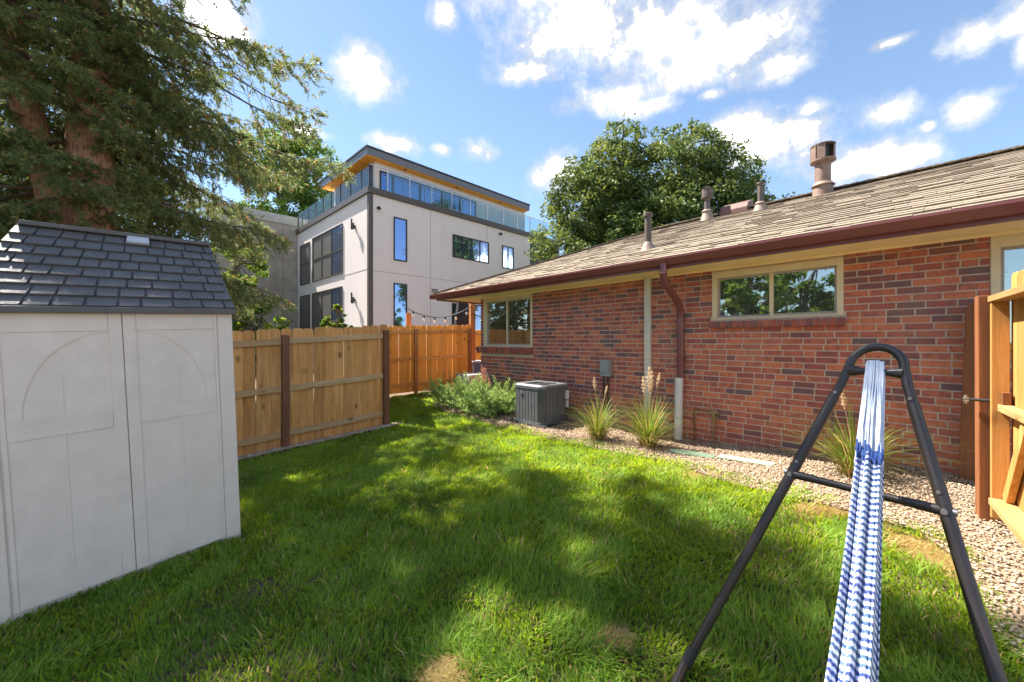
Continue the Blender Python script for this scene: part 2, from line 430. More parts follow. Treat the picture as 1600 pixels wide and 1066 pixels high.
def gz(x, y):
    """height of the lawn: rises gently to the right and to the back, a shallow dip beside the house"""
    x = np.asarray(x, float); y = np.asarray(y, float)
    g = .05 * np.clip(x, -9, 5) + .03 * np.clip(y, -5, 13)
    g = g - .10 * np.exp(-(((x - 2.3) / 1.1) ** 2 + ((y - 5.3) / 1.0) ** 2))
    return g
def G(x, y): return float(gz(x, y))

def in_poly(x, y, poly):
    c = np.zeros(len(x), bool); n = len(poly); j = n - 1
    for i in range(n):
        xi, yi = poly[i]; xj, yj = poly[j]
        cond = ((yi > y) != (yj > y)) & (x < (xj - xi) * (y - yi) / (yj - yi + 1e-12) + xi)
        c ^= cond; j = i
    return c
def vnoise(x, y, s, seed=0):
    """cheap smooth value noise for numpy arrays"""
    r = np.random.default_rng(seed); T = r.random((64, 64))
    X = x * s + 1000; Y = y * s + 1000
    i = np.floor(X).astype(int); j = np.floor(Y).astype(int); fx = X - i; fy = Y - j
    fx = fx * fx * (3 - 2 * fx); fy = fy * fy * (3 - 2 * fy)
    g = lambda a, b: T[a % 64, b % 64]
    return (g(i, j) * (1 - fx) + g(i + 1, j) * fx) * (1 - fy) + (g(i, j + 1) * (1 - fx) + g(i + 1, j + 1) * fx) * fy

# ------------------------------------------------------------------ ground
def build_ground():
    xs = np.unique(np.concatenate([np.linspace(-14, 9, 93), np.array([-900, -300, -100, -50, -30, -20, 12, 18, 30, 60, 150, 400, 900.])]))
    ys = np.unique(np.concatenate([np.linspace(-6, 15, 85), np.array([-500, -100, -30, -12, 20, 30, 50, 90, 200, 500, 1200.])]))
    X, Y = np.meshgrid(xs, ys, indexing='ij'); Z = gz(X, Y) - .02
    near = (np.abs(X) < 12) & (np.abs(Y) < 14)
    Z = Z + np.where(near, (vnoise(X.ravel(), Y.ravel(), 2.0, 3).reshape(X.shape) - .5) * .02, 0)
    V = np.stack([X, Y, Z], -1).reshape(-1, 3); ny = len(ys)
    i, j = np.meshgrid(np.arange(len(xs) - 1), np.arange(ny - 1), indexing='ij'); a = (i * ny + j).ravel()
    F = np.stack([a, a + ny, a + ny + 1, a + 1], -1)
    o = mesh_obj('ground', np_mesh('ground', V, F, M_soil, smooth=True)); tag(o, 'dark lawn soil under the grass', 'ground', kind='structure')
build_ground()

# the house stands in its own axes: x along the front wall to the right, y into the house
HD = 5.398
AX = Vector((.6785, -.7346)); AY = Vector((.7346, .6785))
def HW(x, y): return (AX.x * x + AY.x * (y + HD), AX.y * x + AY.y * (y + HD))
H_ROT = math.atan2(AX.y, AX.x)

LAWN = [(2.9, -1.0), (2.45, .6), (2.26, 1.757), (2.75, 2.30), (2.86, 2.72), (2.66, 3.18), (2.15, 3.84), (1.85, 4.52), (1.03, 5.22), (.36, 5.80), (-.16, 6.38), (-1.18, 7.6), (-1.60, 8.45),
        (-1.25, 9.3), (-1.3, 10.75), (-3.05, 9.75), (-2.62, 8.4), (-2.16, 6.62), (-2.05, 6.50), (-3.70, 4.86), (-7.0, 1.7), (-7, -1.0)]
BED = [(2.95, -.9), (2.35, .6), (2.18, 1.75), (2.66, 2.28), (2.78, 2.70), (2.52, 3.10), (1.98, 3.68), (1.68, 4.40), (.88, 5.08), (.22, 5.68), (-.28, 6.28), (-1.28, 7.55), (-1.68, 8.40), (-1.30, 9.3),
       (-.75, 9.35), HW(-6.8, .3), HW(0, .3), HW(3.2, .3), (5.6, -.9)]
def build_bed():
    bm = bmesh.new(); vs = [bm.verts.new((x, y, 0)) for x, y in BED]; bm.faces.new(vs)
    bmesh.ops.triangulate(bm, faces=bm.faces)
    bmesh.ops.subdivide_edges(bm, edges=bm.edges, cuts=7, use_grid_fill=True)
    for v in bm.verts: v.co.z = G(v.co.x, v.co.y) + .012
    me = bpy.data.meshes.new('gravel_bed'); bm.to_mesh(me); bm.free(); me.materials.append(M_bedsoil)
    tag(mesh_obj('gravel_bed', me), 'bed of tan gravel and chips along the brick wall', 'gravel bed', kind='structure')
build_bed()

ICO_V = []; ICO_F = []
def _ico():
    bm = bmesh.new(); bmesh.ops.create_icosphere(bm, subdivisions=1, radius=1.); bm.verts.ensure_lookup_table()
    global ICO_V, ICO_F
    ICO_V = np.array([v.co[:] for v in bm.verts]); ICO_F = np.array([[v.index for v in f.verts] for f in bm.faces]); bm.free()
_ico()
def scatter_stones(name, x, y, size, tint, mat, label, cat, flat=.6):
    n = len(x)
    sc = size[:, None] * np.stack([rng.uniform(.7, 1.4, n), rng.uniform(.6, 1.1, n), rng.uniform(flat * .7, flat * 1.2, n)], -1)
    V = ICO_V[None] * sc[:, None] * rng.uniform(.8, 1.2, (n, len(ICO_V), 1))
    a = rng.uniform(0, 6.28, n); ca, sa = np.cos(a)[:, None], np.sin(a)[:, None]
    b = rng.normal(0, .35, n); cb, sb = np.cos(b)[:, None], np.sin(b)[:, None]
    vx, vy, vz = V[..., 0], V[..., 1], V[..., 2]
    vx, vz = vx * cb - vz * sb, vx * sb + vz * cb
    vx, vy = vx * ca - vy * sa, vx * sa + vy * ca
    P = np.stack([vx + x[:, None], vy + y[:, None], vz + (gz(x, y) + .014 + size * .25 + rng.uniform(0, .012, n))[:, None]], -1).reshape(-1, 3)
    F = (ICO_F[None] + (np.arange(n) * len(ICO_V))[:, None, None]).reshape(-1, 3)
    o = mesh_obj(name, np_mesh(name, P, F, mat, tint=np.repeat(tint, len(ICO_F)), smooth=True))
    return tag(o, label, cat, kind='stuff')
def build_stones():
    n = 150000
    x = rng.uniform(-1.7, 5.2, n); y = rng.uniform(.9, 9.0, n)
    k = in_poly(x, y, BED); x, y = x[k], y[k]
    v = AY.x * x + AY.y * y
    k = (v < HD - .01) & (x < 2.4 * y + .8); x, y = x[k], y[k]
    pale = (x + (vnoise(x, y, 1.6, 5) - .5) * 1.2) > 2.05
    keep = np.where(y > 5, rng.random(len(x)) < .55, True); x, y, pale = x[keep], y[keep], pale[keep]
    px, py = x[pale], y[pale]
    scatter_stones('gravel', px, py, rng.uniform(.005, .012, len(px)), rng.beta(2.2, 1.8, len(px)), M_stone, 'pale tan pebbles spread between the lawn and the brick wall', 'gravel')
    qx, qy = x[~pale], y[~pale]
    scatter_stones('mulch', qx, qy, rng.uniform(.006, .014, len(qx)), rng.beta(2., 2., len(qx)), M_chip, 'brown wood chips and stones round the ornamental grasses', 'mulch', .4)
    # strip of small stones under the side fence
    m = 2600; t_ = rng.uniform(0, 1, m)
    fx = -3.95 + t_ * 1.95 + rng.normal(0, .05, m); fy = 4.93 + t_ * 1.9 + rng.normal(0, .05, m)
    fx += .05; fy -= .10
    scatter_stones('fence_gravel', fx, fy, rng.uniform(.008, .018, m), rng.beta(2.5, 1.6, m), M_stone, 'thin line of pale stones at the foot of the side fence', 'gravel')
build_stones()

# ------------------------------------------------------------------ lawn
BARE = [(-.30, 1.75, .10, .09), (.51, 1.92, .06, .06), (2.60, 2.48, .15, .30), (2.45, 3.08, .30, .13), (1.86, 3.90, .20, .12)]
def build_grass():
    n = 1350000
    # sample evenly in depth bands so that near turf is the densest
    y = 1.15 + (10.8 - 1.15) * rng.random(n) ** 1.7
    x = (rng.random(n) * 2 - 1) * (1.55 * y + .3)
    dens = np.clip(1.25 - .10 * y, .42, 1.0) * (x * 0 + (1.55 * y + .3) * y ** .412)
    k = rng.random(n) < dens / dens.max() * 1.35
    x, y = x[k], y[k]
    wob = (vnoise(x, y, 5., 8) - .5) * .16
    k = in_poly(x + wob, y + wob, LAWN); x, y = x[k], y[k]
    thin = np.ones(len(x))
    for (bx, by, rx, ry) in BARE:
        d = np.sqrt(((x - bx) / rx) ** 2 + ((y - by) / ry) ** 2) + (vnoise(x, y, 14., 4) - .5) * .9
        thin *= np.clip((d - .55) / .8, .10, 1.)
    thin *= np.clip(.45 + 1.3 * vnoise(x, y, 3.2, 21), .4, 1.)
    # the shed stands on the lawn
    sx = (x + 2.168) * -.6249 + (y - 3.138) * -.7807; sy = (x + 2.168) * -.7807 + (y - 3.138) * .6249
    thin *= ~((sx > -.01) & (sx < 1.22) & (sy > .01) & (sy < .95))
    k = rng.random(len(x)) < thin; x, y = x[k], y[k]
    if len(x) > 330000:
        s = rng.permutation(len(x))[:330000]; x, y = x[s], y[s]
    m = len(x)
    clump = vnoise(x, y, 4.5, 31); clump2 = vnoise(x, y, 1.4, 33)
    h = rng.uniform(.026, .062, m) * (.7 + .65 * clump) * (.85 + .4 * clump2)
    tall = rng.random(m) < .05; h = np.where(tall, h * 1.7, h)
    w = rng.uniform(.0022, .0040, m) * (1 + .16 * y)
    yaw = vnoise(x, y, 3.0, 40) * 9 + rng.normal(0, 1.1, m); lean = rng.uniform(.15, .85, m) + .35 * (clump > .6)
    dx, dy = np.cos(yaw), np.sin(yaw); sa = yaw + rng.normal(1.57, .5, m); wx, wy = np.cos(sa) * w, np.sin(sa) * w
    z0 = gz(x, y) - .012
    def pt(t_, side):
        o = h * lean * t_ ** 1.6; up = h * (t_ - .28 * lean * t_ ** 2)
        return np.stack([x + dx * o + wx * side, y + dy * o + wy * side, z0 + up], -1)
    P = np.stack([pt(0, -1), pt(0, 1), pt(.5, -.85), pt(.5, .85), pt(1., 0)], 1)
    T = np.array([[0, 1, 3], [0, 3, 2], [2, 3, 4]])
    F = (T[None] + (np.arange(m) * 5)[:, None, None]).reshape(-1, 3)
    tint = np.clip(.38 + .42 * (clump2 - .5) + .25 * (clump - .5) + rng.normal(0, .13, m), 0, .90)
    tint = np.where(rng.random(m) < .06, rng.uniform(.94, 1., m), tint)
    bare_edge = np.zeros(m)
    for (bx, by, rx, ry) in BARE:
        d = np.sqrt(((x - bx) / rx) ** 2 + ((y - by) / ry) ** 2); bare_edge = np.maximum(bare_edge, np.clip(1.35 - d, 0, 1))
    tint = np.where(rng.random(m) < bare_edge * .7, rng.uniform(.94, 1., m), tint)
    o = mesh_obj('lawn_grass', np_mesh('lawn_grass', P.reshape(-1, 3), F, M_grass, tint=np.repeat(tint, 3), smooth=True))
    tag(o, 'green uncut lawn grass with a few bare patches', 'grass', kind='stuff')
    # dry thatch lying in the bare patches
    q = 24000; bi = rng.integers(0, len(BARE), q); B = np.array(BARE)[bi]
    x = B[:, 0] + rng.normal(0, .5, q) * B[:, 2]; y = B[:, 1] + rng.normal(0, .5, q) * B[:, 3]
    a = rng.uniform(0, 6.28, q); L = rng.uniform(.012, .035, q); w = .0026
    z = gz(x, y) - .008 + rng.uniform(0, .012, q)
    p0 = np.stack([x - np.sin(a) * w, y + np.cos(a) * w, z], -1); p1 = np.stack([x + np.sin(a) * w, y - np.cos(a) * w, z], -1)
    p2 = np.stack([x + np.cos(a) * L * 2, y + np.sin(a) * L * 2, z + rng.uniform(-.002, .012, q)], -1)
    P = np.stack([p0, p1, p2], 1).reshape(-1, 3)
    o = mesh_obj('dry_thatch', np_mesh('dry_thatch', P, np.arange(3 * q).reshape(-1, 3), M_grass, tint=rng.uniform(.95, 1., q)))
    tag(o, 'dry straw lying in the bare patches of the lawn', 'straw', kind='stuff')
build_grass()

# ------------------------------------------------------------------ brick house
def build_house():
    ox, oy = HW(0, 0)
    H = empty('brick_house', (ox, oy, 0), H_ROT)
    tag(H, 'low red brick house with tan shingled hip roof and maroon gutter', 'house')
    XL, XR, DEP = -6.86, 4.2, 5.70
    ZS = 2.47                                   # underside of the eaves
    WIN = [(-6.76, -5.27, 1.42, ZS + .02), (-2.0, -.68, 1.80, 2.415), (.31, 1.75, 1.30, 2.44)]   # x0,x1,z0,z1
    SILL = [(-7.0, -5.25, 1.27, 1.42), (-2.02, -.66, 1.695, 1.80), (.29, 1.77, 1.19, 1.30)]
    # wall: backing with mortar face, pieced round the window openings
    m = MB(); yf = .005
    xs = sorted({XL + .011, XR} | {w[0] for w in WIN} | {w[1] for w in WIN})
    for a, b in zip(xs[:-1], xs[1:]):
        w = [q for q in WIN if q[0] <= a + 1e-6 and q[1] >= b - 1e-6]
        if w:
            m.box((a, yf, -.5), (b, .25, w[0][2])); 
            if w[0][3] < ZS: m.box((a, yf, w[0][3]), (b, .25, ZS))
        else: m.box((a, yf, -.5), (b, .25, ZS))
    m.box((XL + .011, .25, -.5), (XR, DEP, ZS))
    wall = m.build('wall', M_mortar, H)
    # bricks: running bond with odd headers thrown in
    P = .070; BH = .0575; J = .0125
    pieces = []
    def lay(face, s0, s1, z, zc0, zc1):
        pass
    nrow = int((ZS + .14) / P) + 1
    def cut(segs, a, b):
        out = []
        for s, e in segs:
            if b <= s or a >= e: out.append((s, e))
            else:
                if a > s: out.append((s, a))
                if b < e: out.append((b, e))
        return out
    for r in range(nrow):
        z0 = ZS - .004 - (r + 1) * P + J; z1 = z0 + BH
        if z1 < -.12: break
        segs = [(XL, XR)]
        for (a, b, c, d) in WIN:
            if z1 > c + .004 and z0 < d - .004: segs = cut(segs, a - .004, b + .004)
        for (a, b, c, d) in SILL:
            if z1 > c + .004 and z0 < d - .004: segs = cut(segs, a - .004, b + .004)
        for (s, e) in segs:
            x = s if r % 2 == 0 else s + .098 + J
            if r % 2: pieces.append((s, s + .098, z0, z1))
            while x < e - .03:
                L = .188
                if random.random() < .10: L = .095
                L = min(L, e - x); 
                if e - (x + L) < .04: L = e - x
                pieces.append((x, x + L, z0, z1)); x += L + J
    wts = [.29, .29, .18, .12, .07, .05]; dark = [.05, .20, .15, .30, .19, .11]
    def show(p):                               # how large a brick shows from the lawn
        cx, cz = (p[0] + p[1]) / 2, (p[2] + p[3]) / 2
        X, Y = HW(cx, 0)
        if Y < .5 or abs(X / Y) > 1.31 or cz < G(X, Y) + .03: return 0
        return (p[1] - p[0]) / (X * X + Y * Y)
    pieces.sort(key=show, reverse=True)
    cache = {}
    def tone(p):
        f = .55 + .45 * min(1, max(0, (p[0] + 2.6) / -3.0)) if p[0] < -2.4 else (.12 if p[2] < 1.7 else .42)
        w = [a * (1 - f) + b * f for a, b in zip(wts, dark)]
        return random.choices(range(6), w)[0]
    rest = MB()
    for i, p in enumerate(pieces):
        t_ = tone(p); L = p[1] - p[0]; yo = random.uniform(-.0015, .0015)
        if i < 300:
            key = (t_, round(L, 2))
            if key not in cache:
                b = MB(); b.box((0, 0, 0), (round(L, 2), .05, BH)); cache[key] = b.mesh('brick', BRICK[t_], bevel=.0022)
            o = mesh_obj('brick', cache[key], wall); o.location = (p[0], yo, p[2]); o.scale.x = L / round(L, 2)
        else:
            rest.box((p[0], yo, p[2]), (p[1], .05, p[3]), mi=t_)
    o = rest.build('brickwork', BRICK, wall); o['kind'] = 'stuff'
    # end wall bricks, seen only from the side
    e = MB()
    for r in range(nrow):
        z0 = ZS - .004 - (r + 1) * P + J
        if z0 < -.1: break
        y = .055 if r % 2 else .11
        while y < DEP - .2:
            e.box((XL, y, z0), (XL + .05, y + .2, z0 + BH), mi=random.choices(range(6), wts)[0]); y += .2 + J
    o = e.build('end_brickwork', BRICK, wall); o['kind'] = 'stuff'
    # eaves
    OV, EX = -.59, -7.70
    m = MB(); m.box((EX + .02, OV + .02, ZS), (XR, DEP + .57, ZS + .02)); m.build('soffit', M_soffit, H)
    m = MB(); m.box((EX - .004, OV - .02, ZS - .03), (XR, OV + .018, ZS + .10)); m.box((EX - .02, OV + .018, ZS - .03), (EX + .018, DEP + .59, ZS + .10))
    m.build('fascia', M_gutter, H)
    m = MB(); m.box((-6.9, -.022, ZS - .030), (XR, .009, ZS - .002)); m.build('frieze_board', M_soffit, H)
    g = MB()
    prof = [(OV - .022, 2.475), (OV - .085, 2.475), (OV - .10, 2.50), (OV - .118, 2.525), (OV - .135, 2.548), (OV - .135, 2.572), (OV - .120, 2.572), (OV - .115, 2.55), (OV - .085, 2.49), (OV - .032, 2.49), (OV - .030, 2.572), (OV - .022, 2.572)]
    g.prism(prof, 0, EX - .11, XR); g.box((EX - .114, OV - .133, 2.477), (EX - .1095, OV - .024, 2.570))
    gut = g.build('gutter', M_gutter, H)
    # downspout
    d = MB(); xx = -2.38
    pts = [(-2.335, OV - .075, 2.50), (-2.335, OV - .075, 2.38), (-2.34, OV - .02, 2.25), (-2.365, -.20, 2.06), (-2.385, -.075, 1.95), (-2.39, -.055, 1.86), (-2.39, -.055, 1.4), (-2.39, -.055, 1.0)]
    def rect_tube(mb, pts, w, dpt):
        pts = [Vector(p) for p in pts]; n = len(pts); vs = []
        for i, p in enumerate(pts):
            t_ = (pts[min(i + 1, n - 1)] - pts[max(i - 1, 0)]).normalized(); sx = Vector((1, 0, 0)); sy = t_.cross(sx).normalized()
            for a, b in ((-1, -.55), (-.55, -1), (.55, -1), (1, -.55), (1, .55), (.55, 1), (-.55, 1), (-1, .55)):
                vs.append(p + sx * (a * w / 2) + sy * (b * dpt / 2))
        fs = [(i * 8 + k, i * 8 + (k + 1) % 8, (i + 1) * 8 + (k + 1) % 8, (i + 1) * 8 + k) for i in range(n - 1) for k in range(8)]
        mb.raw(vs, fs + [tuple(range(8))[::-1], tuple(range((n - 1) * 8, n * 8))])
    rect_tube(d, pts, .082, .066); d.build('downspout', M_gutter, gut)
    s = MB(); s.box((-2.44, -.105, 1.28), (-2.34, -.001, 1.30)); s.build('downspout_strap', M_gutter, gut)
    q = MB(); q.tube([(-2.40, -.075, 1.03), (-2.405, -.08, .6), (-2.412, -.085, .08)], .054, 18); q.build('drain_pipe', M_whitepipe, H)
    q = MB(); q.box((-2.93, -.055, .05), (-2.835, -.001, ZS)); q.build('wall_conduit', plain('conduit_cream', (.60, .56, .47), (.52, .49, .43), .55, 4), H, bevel=.006)
    # electrical box
    b = MB(); b.box((-3.67, -.10, .97), (-3.50, -.003, 1.235)); eb = b.build('electrical_box', M_steelgrey, H, bevel=.008)
    b = MB(); b.box((-3.66, -.115, 1.03), (-3.51, -.101, 1.225)); b.build('box_cover', M_steelgrey, eb, bevel=.004)
    for x in (-3.63, -3.55):
        b = MB(); b.tube([(x, -.05, .97), (x, -.05, .72), (x + .01, -.06, .5), (x + .05, -.10, .12)], .014, 8); b.build('conduit', M_acdark, eb)
    # hose pipes
    b = MB(); b.tube([(-2.21, -.045, .05), (-2.21, -.045, .60), (-2.19, -.045, .62), (-1.98, -.045, .62)], .012, 8); hp = b.build('water_pipe', M_copper, H)
    b = MB(); b.tube([(-1.97, -.05, .05), (-1.97, -.05, .35), (-1.96, -.05, .62)], .012, 8); b.build('riser_pipe', M_brass, hp)
    b = MB(); b.tube([(-1.96, -.05, .50), (-1.96, -.05, .64)], .024, 10); b.tube([(-1.96, -.05, .57), (-1.90, -.10, .55)], .016, 8); b.tube([(-1.90, -.05, .61), (-2.02, -.05, .61)], .02, 8)
    b.build('spigot', M_brass, hp)
    # windows
    for k, ((a, bx, c, dd), (sa, sb, sc, sd2)) in enumerate(zip(WIN, SILL)):
        w = MB(); fr = .055; top = min(dd, ZS - .004)
        hd = .10 if k != 1 else .075
        w.box((a, -.006, c), (a + fr, .10, top)); w.box((bx - fr, -.006, c), (bx, .10, top))
        w.box((a + fr, -.006, top - hd), (bx - fr, .10, top)); w.box((a + fr, .0, c), (bx - fr, .10, c + .03))
        win = w.build('window', M_trim, H, bevel=.004)
        ia, ib, ic, idd = a + fr + .002, bx - fr - .002, c + .032, top - hd - .002
        mid = (ia + ib) / 2
        for j, (p0, p1, yy) in enumerate(((ia, mid + .012, .052), (mid - .012, ib, .030))):
            f = MB(); t_ = .022
            f.box((p0, yy, ic), (p0 + t_, yy + .018, idd)); f.box((p1 - t_, yy, ic), (p1, yy + .018, idd))
            f.box((p0 + t_, yy, ic), (p1 - t_, yy + .018, ic + t_)); f.box((p0 + t_, yy, idd - t_), (p1 - t_, yy + .018, idd))
            f.build('sash', M_alu, win)
            g = MB(); g.box((p0 + t_ - .004, yy + .007, ic + t_ - .004), (p1 - t_ + .004, yy + .012, idd - t_ + .004)); g.build('pane', M_pane, win)
        f = MB(); f.box((mid - .02, .016, ic), (mid + .02, .029, idd)); f.build('mullion', M_trim, win)
        # rowlock sill of bricks on edge, sloping outwards
        n = int((sb - sa) / .0675); st = (sb - sa) / n
        sm = MB(); sm.box((sa + .01, -.012, sc + .004), (sb - .01, .0, sd2 - .02)); sm.box((sa + .01, -.04, sc + .008), (sb - .01, .06, sd2 - .022)); sm.build('sill_mortar', M_mortar, H)
        for i in range(n):
            key = ('sill', k, random.choice((1, 3, 3, 4)))
            if key not in cache:
                bb = MB(); y0, y1 = -.055, .06; zt = sd2 - sc
                vs = [(0, y0, 0), (st - .011, y0, 0), (st - .011, y1, 0), (0, y1, 0), (0, y0, zt - .028), (st - .011, y0, zt - .028), (st - .011, y1, zt - .004), (0, y1, zt - .004)]
                bb.raw(vs, [(3, 2, 1, 0), (4, 5, 6, 7), (0, 1, 5, 4), (1, 2, 6, 5), (2, 3, 7, 6), (3, 0, 4, 7)])
                cache[key] = bb.mesh('sill_brick', BRICK[key[2]], bevel=.002)
            o = mesh_obj('sill_brick', cache[key], win); o.location = (sa + i * st + .0055, random.uniform(-.002, .002), sc)
    # roof: hip planes with laid shingles on the front slope
    SL = .405; RY = OV + 3.45; z0 = 2.572; yb = OV - .06
    RZ = z0 + SL * (RY - yb); BY = 2 * RY - yb; EXR = EX - .07; run = RY - yb
    m = MB()
    m.raw([(EXR, yb, z0), (XR + 3, yb, z0), (XR + 3, RY, RZ), (EXR + run, RY, RZ), (EXR, BY, z0), (XR + 3, BY, z0)],
          [(0, 1, 2, 3), (0, 3, 4), (3, 2, 5, 4), (0, 4, 5, 1)])
    roof = m.build('roof', SHING[3], H)
    ex = .143; rows = int(math.hypot(run, run * SL) / ex); ca = 1 / math.hypot(1, SL); sa_ = SL * ca
    tabs = []
    for r in range(rows):
        s0 = r * ex; y0 = yb + s0 * ca
        x = EXR + (s0 * ca) + .01 - random.uniform(0, .1)
        xmin = EXR + s0 * ca
        while x < 3.4:
            L = random.choice((.16, .22, .28, .33, .40)); a = max(x, xmin)
            if x + L > xmin + .03: tabs.append((a, x + L - .004, s0, random.random()))
            x += L
    def tshow(p):
        y = yb + p[2] * ca; X, Y = HW((p[0] + p[1]) / 2, y)
        if Y < .5 or abs(X / Y) > 1.31: return 0
        return (p[1] - p[0]) / (X * X + Y * Y)
    tabs.sort(key=tshow, reverse=True)
    def tabmesh(mb, a, b, s0, th, mi):
        e = ex + .02
        def pp(x, s, n): return (x, yb + s * ca - n * sa_, z0 + s * sa_ + n * ca)
        lo, hi = s0 - .012, s0 + e - .012
        vs = [pp(a, lo, .004), pp(b, lo, .004), pp(b, hi, .001), pp(a, hi, .001), pp(a, lo, th), pp(b, lo, th), pp(b, hi, th * .35), pp(a, hi, th * .35)]
        mb.raw(vs, [(3, 2, 1, 0), (4, 5, 6, 7), (0, 1, 5, 4), (1, 2, 6, 5), (2, 3, 7, 6), (3, 0, 4, 7)], mi=mi)
    rest = MB(); tc = {}
    tw = [.24, .20, .18, .14, .16, .08]
    for i, (a, b, s0, q) in enumerate(tabs):
        t_ = random.choices(range(6), tw)[0]; th = random.choice((.014, .019, .024))
        if i < 300:
            key = (round(b - a, 2), t_, th)
            if key not in tc:
                mb = MB(); tabmesh(mb, 0, key[0], 0, th, 0)
                mb.v = [(x, y - yb, z - z0) for x, y, z in mb.v]; tc[key] = mb.mesh('shingle', SHING[t_])
            o = mesh_obj('shingle', tc[key], roof); o.location = (a, yb + s0 * ca, z0 + s0 * sa_); o.scale.x = (b - a) / key[0]
        else: tabmesh(rest, a, b, s0, th, t_)
    o = rest.build('shingles', SHING, roof); o['kind'] = 'stuff'
    # hip and ridge caps
    c = MB()
    for i in range(46):
        f = i / 46 * run; c.bar((EXR + f, yb + f, z0 + SL * f + .012), (EXR + f + .11, yb + f + .11, z0 + SL * (f + .11) + .024), .2, .012, mi=random.randrange(6))
    x = EXR + run
    while x < 3.5: c.bar((x, RY, RZ + .008), (x + .2, RY, RZ + .022), .24, .014, mi=random.randrange(6)); x += .14
    o = c.build('ridge_caps', SHING, roof); o['kind'] = 'stuff'
    def rz(y): return z0 + SL * (y - yb)
    # roof vents
    def lathe(name, x, y, prof, mat, n=20):
        mb = MB(); zb = rz(y); vs = []; 
        for r_, h in prof:
            for k in range(n): t_ = 2 * math.pi * k / n; vs.append((x + r_ * math.cos(t_), y + r_ * math.sin(t_), zb + h + (SL * r_ * math.sin(t_) if h <= .011 else 0)))
        fs = [(i * n + k, i * n + (k + 1) % n, (i + 1) * n + (k + 1) % n, (i + 1) * n + k) for i in range(len(prof) - 1) for k in range(n)]
        mb.raw(vs, fs, False); mb.raw(vs[-n:], [tuple(range(n))])
        return mb.build(name, mat, roof)
    lathe('vent_flashing', -3.04, .27, [(.115, .0), (.065, .09), (.055, .11), (.0, .111)], M_flashing)
    lathe('vent_pipe', -3.04, .27, [(.05, .05), (.05, .50), (.072, .51), (.072, .55), (.05, .56)], M_vent)
    lathe('vent_flashing', -3.06, 2.62, [(.13, .0), (.08, .15), (.105, .16), (.09, .185), (.0, .19)], M_flashing)
    lathe('vent_pipe', -3.06, 2.62, [(.052, .1), (.052, .42), (.10, .43), (.10, .455)], M_vent)
    lathe('vent_cap', -3.06, 2.62, [(.10, .46), (.10, .60), (.112, .605), (.05, .63)], M_vent, 10)
    lathe('vent_flashing', -2.06, 2.28, [(.115, .0), (.07, .11), (.088, .115), (.07, .14), (.0, .145)], M_flashing)
    lathe('vent_pipe', -2.06, 2.28, [(.043, .1), (.043, .44), (.062, .455), (.058, .47), (.0, .475)], M_vent)
    lathe('flue_flashing', -1.28, 2.71, [(.145, .0), (.13, .12), (.16, .13), (.11, .19), (.0, .195)], M_flue)
    fl = lathe('flue_pipe', -1.28, 2.71, [(.108, .1), (.108, .50), (.115, .51), (.11, .52)], M_flue)
    lathe('flue_collar', -1.28, 2.71, [(.115, .50), (.172, .525), (.172, .55), (.13, .555)], M_flue, 20)
    # cap of the flue: open drum of upright plates under a lid
    for k in range(8):
        mb = MB(); a = 2 * math.pi * k / 8; zb = rz(2.71)
        if k % 4 != 3: mb.bar((-1.28 + .15 * math.cos(a), 2.71 + .15 * math.sin(a), zb + .555), (-1.28 + .15 * math.cos(a), 2.71 + .15 * math.sin(a), zb + .77), .012, .108, up=(-math.sin(a), math.cos(a), 0)); mb.build('flue_plate', M_flue, roof)
    lathe('flue_lid', -1.28, 2.71, [(.08, .77), (.168, .771), (.168, .792), (.0, .805)], M_vent, 16)
    lathe('flue_core', -1.28, 2.71, [(.095, .54), (.095, .768), (.0, .769)], M_acdark, 12)
    mb = MB(); pr = [(-.17, 0.0), (.17, 0.0), (.17, .12), (.12, .17), (-.10, .17), (-.17, .10)]
    y_, x_ = 2.80, -2.60
    mb.prism([(y_ + a, rz(y_) + b + SL * a) for a, b in pr], 0, x_ - .24, x_ + .24); mb.build('roof_vent_box', plain('vent_rust', (.16, .075, .055), (.12, .06, .048), .6, 9), roof, bevel=.012)
    return H
HOUSE = build_house()

